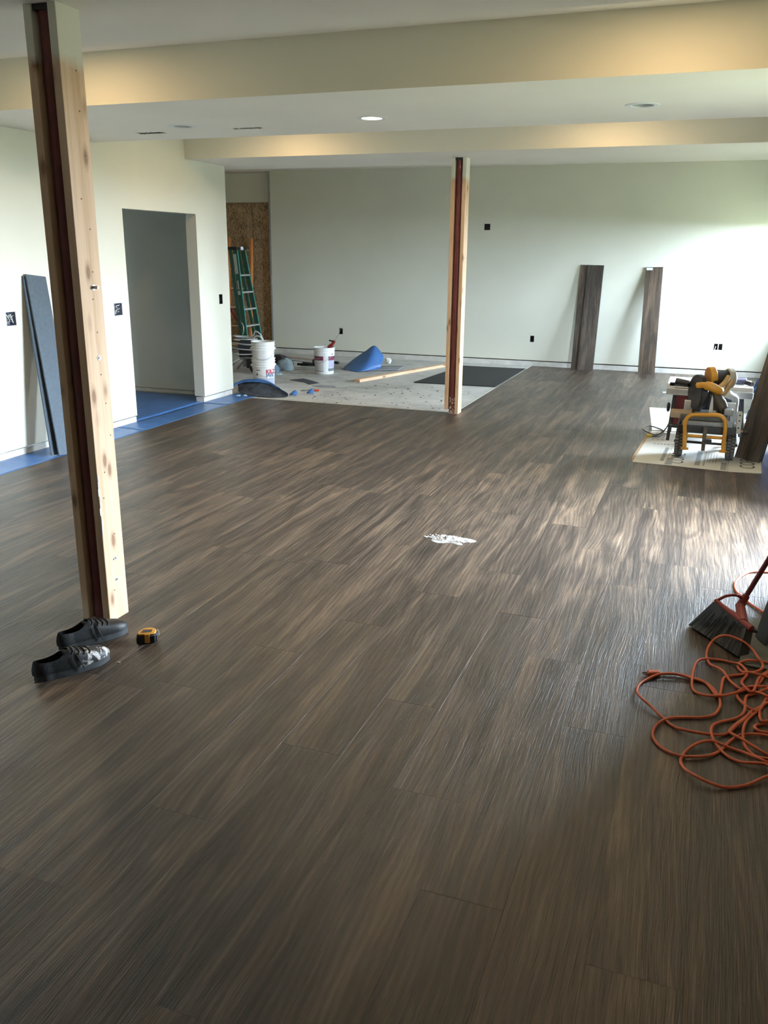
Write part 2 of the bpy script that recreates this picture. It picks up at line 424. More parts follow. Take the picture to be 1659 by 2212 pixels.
# unfinished recess left of the back wall
ow = struct('wall_recess', MB().box(XA - 0.1, -6.88, YB + 0.14, YB + 0.2, ZC, CEI), M('framing_lumber', (0.42, 0.31, 0.20), 0.8))
for (x0, x1, z0, z1) in ((XA, -7.27, 0.0, 2.405), (-7.263, -6.90, 0.0, 2.405)):
    MB().box(x0, x1, YB + 0.115, YB + 0.138, z0, z1).build('sheathing_panel', OSB, ow)
MB().box(XA, -6.90, YB + 0.11, YB + 0.138, 2.415, 2.876).build('drywall_panel', WALL, ow)
ol = struct('wall_recess_left', MB().box(XA - 0.12, XA - 0.02, 8.9, YB + 0.3, ZC, CEI), M('framing_lumber', (0.42, 0.31, 0.20), 0.8))
for i in range(4):
    MB().box(XA - 0.018, XA, 9.16 + i * 1.06, 9.16 + i * 1.06 + 1.052, 0.0, 2.44).build('sheathing_panel', OSB, ol)
# hall behind the doorway
struct('wall_hall_back', MB().box(XA, XL - 0.13, 8.93, 9.13, 0.035, CEI), WALL)
struct('baseboard_hall', MB().box(XA, XL - 0.13, 8.934, 9.12, ZC, 0.028), M('sill_plate_white', (0.62, 0.61, 0.57)))
struct('wall_hall_left', MB().box(XA - 0.12, XA, 6.6, 9.0, ZC, CEI), WALL)
struct('wall_hall_front', MB().box(XA, XL - 0.13, 6.6, 6.72, ZC, CEI), WALL)
# right side: near wall, return, glazed wall with pier
struct('wall_right_near', MB().box(XN, XN + 0.13, YBACK, YN, ZC, CEI), WALL)
struct('wall_right_return', MB().box(XN, XD + 0.16, YN - 0.13, YN, ZC, CEI), WALL)
struct('wall_right', panel('x', XR, XR + 0.16, 8.30, YB + 0.2, ZC, CEI, [w[:4] for w in WIN[1:]]), WALL)
struct('wall_right_door', panel('x', XD, XD + 0.16, YN, 7.5, ZC, CEI, [WIN[0][:4]]), WALL)
struct('wall_right_pier', MB().box(0.765, XR + 0.16, 7.46, 8.36, ZC, CEI), WALL)
struct('wall_front', MB().box(XL - 0.13, XN + 0.13, YBACK - 0.13, YBACK, ZC, CEI), WALL)
# unseen wall added outside to block sky light and darken the back wall
struct('wall_added_sky_blocker', MB().box(XD + 0.17, 3.2, 3.9, 4.75, -0.25, 5.6), M('blocker_grey', (0.22, 0.22, 0.21), 0.8, 0, 0.08, 4))
WHITEFR = M('white_vinyl_frame', (0.78, 0.79, 0.79), 0.4, 0, 0.03)
for i, (a, b, c, d, xw) in enumerate(WIN):
    mb = MB(); t = 0.06
    mb.box(xw + 0.04, xw + 0.13, a, b, c, c + t).box(xw + 0.04, xw + 0.13, a, b, d - t, d)
    nm = (1, 1, 2)[i]
    for k in range(nm + 1):
        y = a + (b - a - t) * k / nm; mb.box(xw + 0.04, xw + 0.13, y, y + t, c + t, d - t)
    wf = struct('window_%d' % (i + 1), mb, WHITEFR)
    for k in range(nm):
        y0 = a + (b - a - t) * k / nm + t; y1 = a + (b - a - t) * (k + 1) / nm
        MB().box(xw + 0.08, xw + 0.084, y0, y1, c + t, d - t).build('pane', GLASS, wf)
# ceiling and dropped soffits
struct('ceiling', MB().box(XA - 0.2, XR + 0.2, YBACK - 0.2, YB + 0.3, CEI, CEI + 0.12), CEIL)
CANS = [(-2.365, 6.16, True), (-0.527, 6.12, False), (-3.913, 6.165, False)]
VENTS = [(-4.515, -4.262, 6.395, 6.485), (-3.617, -3.362, 6.375, 6.435)]
def soffit(name, x0, x1, y0, y1, holes=()):
    so = struct(name, panel('z', SOF, SOF + 0.014, x0, x1, y0, y1, holes), CEIL)
    MB().box(x0, x1, y0 - 0.003, y0, SOF - 0.001, CEI).build('soffit_face', FACE, so)
    MB().box(x0, x1, y1 - 0.013, y1 - 0.001, SOF + 0.014, CEI).build('soffit_face', FACE, so)
    return so
soffit('ceiling_soffit', XL, XN, 2.45, 3.71)
soffit('ceiling_soffit', XL, XR, 5.13, 6.85, [(x - 0.075, x + 0.075, y - 0.075, y + 0.075) for x, y, _ in CANS] + VENTS)
soffit('ceiling_soffit', XA, XR, 8.33, 9.55)

# ------------------------------------------------------------------ plank floor (children of the floor)
PW = 0.2288; PL = 1.524; X0 = -0.564
KNOWN = {-6: 2.624, -4: 1.924, -3: 2.393, -2: 2.822, -1: 2.285, 0: 1.872, 1: 2.872, 2: 1.77}
cache = {}
def plank_mesh(w, l):
    key = (round(w, 4), round(l, 4))
    if key in cache: return cache[key]
    g = 0.0001; ch = 0.0004; a = w / 2 - g; b = l / 2 - g; t = 0.0075
    v = [(-a, -b, -t), (a, -b, -t), (a, b, -t), (-a, b, -t), (-a, -b, -ch), (a, -b, -ch), (a, b, -ch), (-a, b, -ch),
         (-a + ch, -b + ch, 0), (a - ch, -b + ch, 0), (a - ch, b - ch, 0), (-a + ch, b - ch, 0)]
    f = [(8, 9, 10, 11)]
    for i in range(4):
        j = (i + 1) % 4; f += [(i, j, 4 + j, 4 + i), (4 + i, 4 + j, 8 + j, 8 + i)]
    me = bpy.data.meshes.new('plank'); me.from_pydata(v, [], f); me.materials.append(PLANK); me.update()
    cache[key] = me; return me
def put_plank(x0, x1, y0, y1):
    if x1 - x0 < 0.02 or y1 - y0 < 0.03: return
    o = bpy.data.objects.new('plank', plank_mesh(x1 - x0, y1 - y0)); COL.objects.link(o)
    o.location = ((x0 + x1) / 2, (y0 + y1) / 2, random.uniform(-0.0003, 0.0003)); o.parent = floor
EDGE_L = -4.94; EDGE_X = -2.445; EDGE_Y = 8.93; YS = -0.25
rest = MB()
for k in range(-20, 9):
    x0 = X0 + k * PW; x1 = x0 + PW
    x0 = max(x0, EDGE_L)
    if x1 <= EDGE_L: continue
    ph = KNOWN.get(k, (k * 0.618034 * 1.9 + 0.31 * (k % 3)) % PL + 1.0) % PL
    y = ph - 4 * PL
    while y < YB:
        segs = [(max(y, YS), y + PL)]
        for (ya, yb) in segs:
            if yb <= YS: continue
            xr = min(x1, XN) if ya < YN - 0.13 else min(x1, XR)
            cuts = []
            if ya < YN - 0.13 < yb and x1 > XN:
                if x0 < XN: cuts = [(x0, min(x1, XN), ya, YN - 0.13), (x0, min(x1, XR), YN, yb)]
                else: cuts = [(x0, min(x1, XR), YN, yb)]
            elif x0 < xr: cuts = [(x0, xr, ya, yb)]
            for (a, b, c, d) in cuts:
                if b <= EDGE_X + 0.02: d = min(d, EDGE_Y); 
                elif a < EDGE_X and d > EDGE_Y:
                    if c < EDGE_Y: put_plank(a, b, c, EDGE_Y); c = EDGE_Y
                    a = EDGE_X
                d = min(d, YB - 0.012)
                if a > 0.765 - PW and c < 8.36 and d > 7.46 and b > 0.765: b = 0.765
                if d > c and b > a: put_plank(a, b, c, d)
        y += PL
st = MB()
for k in range(-20, 6):
    x0 = max(X0 + k * PW, EDGE_L); x1 = min(X0 + k * PW + PW, XN)
    y = YS - 0.4 * random.random()
    if x1 - x0 > 0.02:
        st.box(x0 + .0005, x1 - .0005, y, YS - 0.001, -0.0075, 0.0)
        st.box(x0 + .0005, x1 - .0005, y - PL, y - 0.001, -0.0075, 0.0); st.box(x0 + .0005, x1 - .0005, YBACK, y - PL - 0.001, -0.0075, 0.0)
so_ = st.build('plank_rows', PLANK, floor); so_['kind'] = 'stuff'
MB().box(EDGE_X - 0.028, EDGE_X - 0.004, EDGE_Y + 0.1, 10.93, ZC, -0.001).build('edge_strip', CARD, floor)
MB().box(EDGE_X - 0.028, EDGE_X - 0.004, 12.93, YB - 0.02, ZC, -0.001).build('edge_strip', CARD, floor)

# ================================================================== POSTS
def post(name, label, xc, y0, lift, seed):
    t = thing(name, label, 'post', (xc, y0 + 0.07, 0))
    random.seed(seed)
    cy = y0 + 0.07
    st = MB().cyl((xc, cy - 0.018, 0.0), (xc, cy - 0.018, SOF - 0.02), 0.0378, n=28, caps=True).build('steel_column', RED_STEEL, t, smooth=40)
    MB().box(xc - 0.05, xc + 0.05, cy - 0.062, cy + 0.062, SOF - 0.022, SOF + 0.002).build('cap_plate', BLACKPL, t)
    MB().box(xc - 0.038, xc + 0.038, cy - 0.06, cy + 0.06, -0.004, 0.006).build('base_plate', M('plaster_splash', (0.5, 0.42, 0.4), 0.8), t)
    for s, z0 in ((-1, lift[0]), (1, lift[1])):
        xa = xc + s * 0.0385; xb = xc + s * 0.0765
        MB().box(min(xa, xb), max(xa, xb), y0, y0 + 0.14, z0, SOF + 0.001).build('board', STUDP, t, bevel=0.0025)
    return t
def bolt(t, x, y, z, r=0.012, head=0.010):
    MB().cyl((x - 0.001, y, z), (x + 0.002, y, z), r, n=20).build('washer', WHITEPL if r < 0.012 else GREYMET, t, smooth=40)
    MB().cyl((x + 0.002, y, z), (x + head, y, z), r * 0.55, n=6).build('bolt_head', GREYMET, t)
p1 = post('support_post', 'dark red steel column between two pine boards, beside the black shoes', -2.526, 3.02, (0.0, 0.0), 3)
xf = -2.526 + 0.0765
for (y, z, r, h) in ((3.104, 1.51, 0.0125, 0.024), (3.10, 1.215, 0.0115, 0.006), (3.095, 0.298, 0.0105, 0.006), (3.092, 0.195, 0.0105, 0.006)):
    bolt(p1, xf, y, z, r, h)
for i in range(16):
    y = 3.05 + 0.085 * random.random(); z = 0.12 + i * 0.145 + 0.05 * random.random()
    MB().cyl((xf - 0.002, y, z), (xf + 0.0012, y, z), 0.0035, n=8).build('nail', M('rusty_nail', (0.12, 0.08, 0.05), 0.6), p1)
drip = MB()
for k in range(9):
    z = 0.45 + k * 0.03; drip.obox((xf + 0.0004, 3.024 + 0.003 * math.sin(k * 1.7), z), (0.0014, 0.006 + 0.004 * math.sin(k * 2.3), 0.034))
drip.build('paint_drip', WHITEPL, p1)
p2 = post('support_post', 'dark red steel column between two pine boards, at the edge of the bare concrete', -2.473, 8.86, (0.045, 0.0), 5)
for i in range(5):
    z = 0.35 + i * 0.42
    MB().cyl((-2.473 + 0.0745, 8.93, z), (-2.473 + 0.078, 8.93, z), 0.005, n=8).build('nail', M('rusty_nail', (0.12, 0.08, 0.05), 0.6), p2)
sp = MB()
for k in range(26):
    a = -math.pi / 2 + random.uniform(-0.9, 0.9); z = random.random() ** 1.6 * 0.17
    sp.obox((-2.473 + 0.037 * math.cos(a), 8.912 + 0.038 * math.sin(a), z + 0.01), (0.014, 0.004, 0.016 * random.uniform(.5, 1.5)), R('Z', math.degrees(a) + 90))
o_ = sp.build('mortar_spatter', M('plaster_splash', (0.5, 0.42, 0.4), 0.8), p2); o_['kind'] = 'stuff'

# ================================================================== CEILING FIXTURES
def can_light(x, y, z, on, label, group=None, watts=CAN_W):
    t = thing('recessed_light', label, 'ceiling light', (x, y, z), 0, group)
    MB().lathe([(0.108, 0.0005), (0.104, -0.004), (0.074, -0.005), (0.070, 0.0), (0.070, 0.012), (0.108, 0.0005)], (x, y, z), 36).build('trim_ring', WHITEPL, t, smooth=35)
    if on:
        MB().lathe([(0.0001, -0.0045), (0.06, -0.0045), (0.0735, -0.001), (0.0735, 0.004), (0.0001, 0.004)], (x, y, z), 32).build('lens', LENS_ON, t, smooth=35)
        ln_ = 'ceiling_lamp_offscreen' if (x, y) == (-0.30, 4.45) else 'lamp'   # this bay lamp lies above the frame; its glow shows on the soffit face
        d = bpy.data.lights.new(ln_, 'AREA'); d.shape = 'DISK'; d.size = 0.13; d.energy = watts; d.color = (1.0, 0.66, 0.33)
        o = bpy.data.objects.new(ln_, d); COL.objects.link(o); o.parent = t; o.location = (0, 0, -0.008)
    else:
        MB().lathe([(0.070, 0.0), (0.066, 0.05), (0.062, 0.13), (0.0001, 0.13)], (x, y, z), 32).build('baffle', M('grey_baffle', (0.45, 0.45, 0.44), 0.5), t, smooth=50)
        MB().lathe([(0.0001, 0.125), (0.04, 0.12), (0.046, 0.10), (0.03, 0.075), (0.0001, 0.068)], (x, y, z), 20).build('bulb', WHITEPL, t, smooth=60)
    return t
can_light(-2.365, 6.16, SOF, True, 'lit round recessed light glowing warm in the ceiling soffit')
can_light(-0.527, 6.12, SOF, False, 'unlit round recessed light with a pale bulb, farthest from the vent slots')
can_light(-3.913, 6.165, SOF, False, 'unlit round recessed light between the two open vent slots')
for x, y in ((-3.85, 4.45), (-0.30, 4.45), (-3.95, 7.65), (-0.95, 7.65)):
    can_light(x, y, CEI, True, 'warm recessed light hidden up in a raised ceiling bay', 'recessed lights up in the raised ceiling bays')
for i, (a, b, c, d) in enumerate(VENTS):
    t = thing('vent_opening', ['ragged black vent slot cut in the soffit near the left wall', 'straight grey vent slot cut in the soffit beside an unlit light'][i], 'vent', ((a + b) / 2, (c + d) / 2, SOF))
    mb = MB(); e = 0.004
    z0, z1 = SOF + 0.004, SOF + 0.2
    mb.box(a - e, a, c - e, d + e, z0, z1).box(b, b + e, c - e, d + e, z0, z1).box(a, b, c - e, c, z0, z1).box(a, b, d, d + e, z0, z1)
    mb.build('duct_boot', M('duct_metal', (0.40, 0.40, 0.40), 0.5, 0.6), t)
    MB().box(a - e, b + e, c - e, d + e, z1, z1 + e).build('duct_back', M('duct_metal', (0.40, 0.40, 0.40), 0.5, 0.6), t)
    rg = MB()
    for k in range(14 if i == 0 else 5):
        x = a + (b - a) * (k + random.random()) / (14 if i == 0 else 5); y = c if k % 2 else d
        rg.obox((x, y, SOF - 0.001), (0.016, 0.008 * random.uniform(.5, 1.6), 0.004), R('Z', random.uniform(-40, 40)))
    o_ = rg.build('torn_edge', CEIL, t); o_['kind'] = 'stuff'

# ================================================================== WIRING BOXES
def wiring_box(axis, u0, u1, v0, v1, label, foil=True, dangle=False, group=None):
    uc, vc = (u0 + u1) / 2, (v0 + v1) / 2
    P = (lambda d, u, v: Vector((XL - d, u, v))) if axis == 'x' else (lambda d, u, v: Vector((u, YB + d, v)))
    t = thing('wiring_box', label, 'electrical box', P(0, uc, vc), 0, group)
    e = 0.003; mb = MB()
    def bx(da, db, ua, ub, va, vb):
        p, q = P(da, ua, va), P(db, ub, vb)
        mb.box(min(p.x, q.x), max(p.x, q.x), min(p.y, q.y), max(p.y, q.y), min(p.z, q.z), max(p.z, q.z))
    D = 0.065
    bx(0.001, D, u0, u0 + e, v0, v1); bx(0.001, D, u1 - e, u1, v0, v1); bx(0.001, D, u0, u1, v0, v0 + e); bx(0.001, D, u0, u1, v1 - e, v1); bx(D, D + e, u0 - .0, u1, v0, v1)
    mb.build('box_shell', M('blue_grey_box', (0.17, 0.19, 0.25), 0.5) if foil else BLACKPL, t)  # near-black shell colour paints in the shade inside the open box
    rnd = random.Random(int(uc * 1000))
    for k in range(9 if foil else 2):
        pts = []
        for q in range(5):
            pts.append(P(0.055 - 0.055 * (q / 4) + 0.01 * rnd.random() if q < 4 else 0.012, uc + (u1 - u0) * 0.38 * rnd.uniform(-1, 1), vc + (v1 - v0) * 0.38 * rnd.uniform(-1, 1)))
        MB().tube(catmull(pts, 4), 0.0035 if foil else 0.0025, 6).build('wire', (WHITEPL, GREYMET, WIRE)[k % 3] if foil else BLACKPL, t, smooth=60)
    if dangle:
        MB().tube(catmull([P(0.03, uc, vc), P(-0.01, uc - 0.005, vc - 0.01), P(-0.02, uc - 0.02, vc - 0.06), P(-0.015, uc - 0.05, vc - 0.085)], 5), 0.004, 6).build('wire', WHITEPL, t, smooth=60)
    return t
for i, (u0, u1, v0, v1) in enumerate(LBOX):
    wiring_box('x', u0, u1, v0, v1, ['open wiring box with pale wires, near the leaning slate board', 'open wiring box stuffed with pale wires, close beside the doorway', 'dark open switch box between the doorway and the wall corner'][i], i < 2)
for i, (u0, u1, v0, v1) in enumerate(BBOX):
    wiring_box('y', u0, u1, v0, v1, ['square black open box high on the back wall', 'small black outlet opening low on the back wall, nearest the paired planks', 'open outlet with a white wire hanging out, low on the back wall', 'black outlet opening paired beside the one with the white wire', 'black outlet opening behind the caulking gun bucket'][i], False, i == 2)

# ================================================================== BLUE UNDERLAYMENT
def sheet(name, label, x0, x1, y0, y1, z=ZC, nx=8, ny=24, amp=0.003, mat=None, wav=None):
    mb = MB()
    def fn(u, v):
        x = x0 + (x1 - x0) * u; y = y0 + (y1 - y0) * v
        h = amp * (0.6 + mnoise.noise(Vector((x * 7, y * 5, 1.3))))
        if wav: x += wav * mnoise.noise(Vector((y * 4, 3.3 if u < .5 else 8.1, 0))) * (1 if u > 0.5 else 0)
        return (x, y, z + 0.0012 + max(0, h))
    mb.grid(fn, nx, ny)
    o = mb.build(name, mat or BLUE, None, smooth=60, solid=0.0016, loc=((x0 + x1) / 2, (y0 + y1) / 2, z))
    return tag(o, label, 'underlayment', 'blue underlayment strips along the left wall')
sheet('underlayment_strip', 'long blue underlayment strip along the wall under the leaning slate board', XL - 0.01, EDGE_L - 0.004, 0.5, 6.86, ny=90)
sheet('underlayment_strip', 'blue underlayment strip crossing the doorway', XL - 0.02, EDGE_L - 0.004, 6.875, 8.40, ny=24)
sheet('underlayment_strip', 'short blue underlayment strip at the wall corner with crumbs on it', XL - 0.01, EDGE_L - 0.004, 8.415, 9.18, ny=16)
sheet('underlayment_sheet', 'wide blue underlayment sheet covering the hall floor inside the doorway', XA + 0.2, XL - 0.022, 6.75, 8.86, nx=30, ny=24, amp=0.002)
for k, (x, y) in enumerate(((-5.10, 8.93), (-5.04, 8.98))):
    mb = MB().ball((x, y, 0.012), (0.028, 0.02, 0.012), 10, 7)
    for q in mb.v: q += Vector((mnoise.noise(q * 60), mnoise.noise(q * 60 + Vector((5, 0, 0))), 0)) * 0.008
    tag(mb.build('plastic_scrap', M('clear_plastic_scrap', (0.45, 0.55, 0.62), 0.25), None, smooth=60, loc=(x, y, 0)), 'crumpled clear plastic scrap on the blue strip at the wall corner', 'scrap', 'plastic scraps on the blue strip')

# ================================================================== LEANING PLANKS
def lean_plank(name, label, foot, top, across, w, t, mat, back=None, group=None, parent=None):
    """board from foot to top (both on its back face centre line), width direction 'across'"""
    foot = Vector(foot); top = Vector(top); d = (top - foot); L = d.length; d.normalize()
    ax = Vector(across); ax = (ax - d * ax.dot(d)).normalized(); nrm = ax.cross(d).normalized()
    o = thing(name, label, 'plank', foot, 0, group) if parent is None else parent
    mx = Matrix((ax, d, nrm)).transposed().to_4x4()
    # lay local axes: x width, y length, z face normal
    a = Matrix.Translation(foot) @ mx
    mb = MB(); c = 0.002; mb.box(-w / 2, w / 2, 0, L, 0.0022, t, a)
    mesh = mb
    p = mesh.build('wear_face', mat, None)
    # keep the grain along the board: rebuild in local coordinates
    bpy.data.objects.remove(p)
    def local(mbx, nm, mt):
        ob = mbx.build(nm, mt, None); ob.parent = o
        ob.matrix_local = wmat(o).inverted() @ a
        return ob
    local(MB().box(-w / 2, w / 2, 0, L, 0.0022, t), 'wear_layer', mat)
    local(MB().box(-w / 2 - 0.003, w / 2 + 0.003, -0.0, L + 0.003, 0.0, 0.0022), 'backing', back or SLATE)
    return o
# along the left wall (backing turned towards the room): two boards
lean_plank('floor_plank', 'slate grey board back leaning on the left wall, in front of another', (-4.955, 5.765, -0.004), (XL + 0.022, 5.935, 1.445), (0, 1, 0), 0.225, 0.008, SLATE, SLATE)
lean_plank('floor_plank', 'slate grey board half hidden behind the front one on the left wall', (-5.01, 5.735, -0.004), (XL + 0.006, 5.915, 1.430), (0, 1, 0), 0.225, 0.008, SLATE, SLATE)
# against the back wall
lean_plank('floor_plank', 'brown plank leaning on the back wall, partly covered by the plank in front', (-1.72, 13.19, 0.0), (-1.70, YB - 0.006, 1.50), (1, 0, 0), 0.2286, 0.008, PLANK)
lean_plank('floor_plank', 'brown plank leaning on the back wall, overlapping another plank behind it', (-1.615, 13.10, 0.0), (-1.595, YB - 0.02, 1.50), (1, 0, 0), 0.2286, 0.008, PLANK)
pB = lean_plank('floor_plank', 'single brown plank leaning on the back wall with a white tape tab on top', (-0.735, 13.02, 0.0), (-0.775, YB - 0.006, 1.485), (1, 0, 0), 0.2286, 0.008, PLANK)
MB().obox((-0.84, 13.276, 1.462), (0.085, 0.006, 0.035)).build('tape_tab', WHITEPL, pB)
# dark stack leaning on the pier by the saw
labs = ['dark plank leaning beside the saw, innermost of its stack', 'dark plank leaning beside the saw, middle of its stack', 'dark plank leaning beside the saw, outermost of its stack']
for i in range(3):
    lean_plank('floor_plank', labs[i], (0.475 - 0.012 * i, 7.80 - 0.035 * i, 0.006), (0.742 - 0.013 * i, 8.02 - 0.03 * i, 1.47), (0.82, -0.57, 0), 0.2286, 0.010, PLANK, SLATE)
# ================================================================== CONCRETE AREA CLUTTER
def bucket(name, label, loc, rz=0.0, group=None, handle=True):
    t = thing(name, label, 'bucket', loc, rz, group); c = Vector(loc)
    prof = [(0.0001, 0.0), (0.126, 0.0), (0.131, 0.006), (0.140, 0.25), (0.1415, 0.262), (0.147, 0.264), (0.147, 0.272), (0.142, 0.276), (0.1425, 0.292),
            (0.149, 0.294), (0.149, 0.302), (0.143, 0.305), (0.1435, 0.325), (0.151, 0.328), (0.151, 0.336), (0.1445, 0.339), (0.1455, 0.360), (0.153, 0.362), (0.153, 0.370), (0.1435, 0.370),
            (0.138, 0.26), (0.127, 0.010), (0.0001, 0.008)]
    MB().lathe(prof, c, 44).build('body', WHITEPL, t, smooth=32)
    for s in (-1, 1):
        a = rz + (0 if s > 0 else math.pi)
        d = Vector((math.cos(a), math.sin(a), 0))
        MB().cyl(c + d * 0.14 + Vector((0, 0, 0.283)), c + d * 0.163 + Vector((0, 0, 0.283)), 0.012, 0.009, 12).build('handle_ear', WHITEPL, t, smooth=40)
    pts = []
    fwd = Vector((math.sin(rz), -math.cos(rz), 0)); sd = Vector((math.cos(rz), math.sin(rz), 0))
    for k in range(25):
        a = math.pi * k / 24
        pts.append(c + sd * 0.158 * math.cos(a) + fwd * (0.158 * math.sin(a)) + Vector((0, 0, 0.283 - 0.13 * math.sin(a))))
    MB().tube(pts, 0.0022, 6).build('wire_handle', WIRE, t, smooth=60)
    return t, c
def arc_label(t, c, r0, r1, z0, z1, a0, a1, name, mat, lift=0.0012):
    MB().lathe([(r0 + lift, z0), (r1 + lift, z1)], c, 20, None, math.radians(a0), math.radians(a1)).build(name, mat, t, smooth=60)
def arc_text(t, c, body, size, r, zc, a_start, name, mat, lift=0.002):
    v, f = text_mb(body, size, 0.0028); mb = MB()
    mb.v = [Vector(((r + lift) * math.cos(a_start + q.x / r), (r + lift) * math.sin(a_start + q.x / r), zc + q.y)) + c for q in v]
    mb.f = f; mb.build(name, mat, t)
b1, c1 = bucket('paint_bucket', 'white bucket with red and blue lettering, lower of the stacked pair', (-5.22, 9.80, ZC), math.radians(40))
arc_label(b1, c1, 0.1355, 0.1385, 0.02, 0.225, -105, 5, 'label_sheet', M('label_white', (0.74, 0.75, 0.76), 0.5, 0, 0.03))
arc_label(b1, c1, 0.1358, 0.1373, 0.035, 0.125, -104, 4, 'label_band', M('label_blue_grey', (0.33, 0.38, 0.50), 0.5, 0, 0.06), 0.0018)
arc_text(b1, c1, 'KILZ', 0.068, 0.139, 0.186, math.radians(-50), 'lettering', M('label_red', (0.38, 0.01, 0.05), 0.5), 0.003)
arc_text(b1, c1, 'PVA', 0.068, 0.1385, 0.134, math.radians(-50), 'lettering', M('label_blue', (0.12, 0.20, 0.36), 0.5), 0.003)
arc_label(b1, c1, 0.1368, 0.1372, 0.160, 0.205, -102, -94, 'label_mark', INK, 0.002)
arc_label(b1, c1, 0.1382, 0.1383, 0.222, 0.229, -104, -80, 'label_mark', INK, 0.002)
b2, c2 = bucket('paint_bucket', 'plain white bucket nested in the lettered one, upper of the stacked pair', (-5.22, 9.80, ZC + 0.205), math.radians(25))
b3, c3 = bucket('paint_bucket', 'white bucket with maroon label band holding the caulking gun', (-5.03, 11.27, ZC), math.radians(-15))
arc_label(b3, c3, 0.1385, 0.1404, 0.195, 0.252, -168, -72, 'label_band', M('label_maroon', (0.16, 0.022, 0.06), 0.5))
arc_label(b3, c3, 0.1345, 0.1385, 0.060, 0.192, -168, -72, 'label_sheet', M('label_pale_grey', (0.60, 0.62, 0.63), 0.5))
arc_label(b3, c3, 0.1335, 0.1338, 0.040, 0.050, -166, -72, 'label_line', M('label_slate', (0.13, 0.16, 0.2), 0.5))
arc_label(b3, c3, 0.1385, 0.1404, 0.195, 0.252, -42, 40, 'label_band', M('label_maroon', (0.16, 0.022, 0.06), 0.5))
arc_label(b3, c3, 0.1345, 0.1385, 0.090, 0.192, -40, 40, 'label_sheet', M('label_lavender', (0.42, 0.43, 0.58), 0.5))
arc_label(b3, c3, 0.1335, 0.1345, 0.045, 0.085, -42, 40, 'label_line', M('label_slate', (0.13, 0.16, 0.2), 0.5))
for k in range(3):
    arc_label(b3, c3, 0.1393, 0.1395, 0.225 - k * 0.01, 0.229 - k * 0.01, -150 + 4 * k, -88 - 5 * k, 'label_print', M('label_pink_print', (0.45, 0.25, 0.3), 0.6), 0.0022)
# caulking gun standing in the bucket
g = thing('caulking_gun', 'red caulking gun sticking up out of the maroon labelled bucket', 'caulking gun', (-4.985, 11.25, 0.02))
MB().tube([(-5.0, 11.26, 0.02), (-4.95, 11.255, 0.34)], 0.024, 14).build('barrel', RED, g, smooth=40)
MB().tube([(-4.95, 11.255, 0.34), (-4.90, 11.25, 0.405), (-4.862, 11.25, 0.455)], [0.026, 0.022, 0.020], 12).build('frame_end', RED, g, smooth=50)
MB().tube(catmull([(-4.872, 11.25, 0.435), (-4.90, 11.245, 0.452), (-4.94, 11.24, 0.462)], 4), [0.014] * 4 + [0.011] * 5, 8).build('grip', BLACKPL, g, smooth=50)
MB().tube(catmull([(-4.895, 11.245, 0.40), (-4.925, 11.24, 0.405), (-4.962, 11.235, 0.365)], 4), 0.010, 8).build('trigger', RED, g, smooth=50)
MB().tube([(-4.87, 11.25, 0.44), (-4.805, 11.25, 0.545), (-4.765, 11.25, 0.625)], 0.0026, 6).build('rod', GREYMET, g)
MB().tube([(-4.765, 11.25, 0.625), (-4.755, 11.25, 0.632), (-4.742, 11.25, 0.630)], 0.0026, 6).build('rod_hook', GREYMET, g)
# folded green stepladder leaning on the recess wall
lad = thing('stepladder', 'folded green fibreglass stepladder leaning beside the unfinished recess', 'ladder', (-6.95, 12.65, 0))
FX, TX = -6.90, -7.07; HL = 1.665
def rail(yb, yt, off, name, mat, w=0.075, th=0.022):
    d = Vector((TX - FX, yt - yb, HL)); MBx = MB().beam((FX + off, yb, 0.0 + ZC), (TX + off, yt, HL), th, w, (1, 0, 0)); return MBx.build(name, mat, lad, bevel=0.003)
YN0, YN1, YF0, YF1 = 12.43, 12.45, 12.95, 12.70
for (yb, yt) in ((YN0, YN1), (YF0, YF1)):
    rail(yb, yt, 0.0, 'front_rail', GREEN); 
    MB().beam((FX + 0.04, yb, ZC), (TX + 0.04, yt, HL), 0.026, 0.008, (1, 0, 0)).build('rail_flange', GREENE, lad)
    rail(yb + 0.02 * (1 if yb == YN0 else -1), yt, -0.085, 'rear_rail', GREEN, 0.05)
    MB().obox((FX, yb, 0.012), (0.11, 0.04, 0.04)).build('foot', BLACKRUB, lad)
for k in range(5):
    f = (0.24 + 0.262 * k) / HL; x = FX + (TX - FX) * f; ya = YN0 + (YN1 - YN0) * f; yb = YF0 + (YF1 - YF0) * f; z = HL * f
    MB().box(x - 0.04, x + 0.045, ya, yb, z - 0.022, z + 0.003).build('step', ALU, lad, bevel=0.003)
MB().obox((TX - 0.03, (YN1 + YF1) / 2, HL + 0.02), (0.17, 0.33, 0.05)).build('top_cap', BLACKPL, lad, bevel=0.012)
mb = MB().lathe([(0.0001, 0.0), (0.028, 0.0), (0.028, 0.003), (0.0001, 0.003)], (0, 0, 0), 24, Matrix.Diagonal((1, 1.7, 1)))
mm = Matrix.Translation((TX + 0.053, (YN1 + YF1) / 2, HL + 0.022)) @ R('Y', 90)
mb.v = [mm @ q for q in mb.v]; mb.build('oval_badge', WHITEPL, lad)
for (z0, z1, w) in ((1.30, 1.60, 0.05), (1.06, 1.20, 0.018), (0.98, 1.04, 0.04)):
    f0, f1 = z0 / HL, z1 / HL
    p0 = Vector((FX + (TX - FX) * f0 - 0.01, YN0 + (YN1 - YN0) * f0 - 0.0125, z0)); p1 = Vector((FX + (TX - FX) * f1 - 0.01, YN0 + (YN1 - YN0) * f1 - 0.0125, z1))
    MB().beam(p0, p1, 0.002, w, (1, 0, 0)).build('sticker', M('grey_sticker', (0.42, 0.44, 0.43), 0.5), lad)
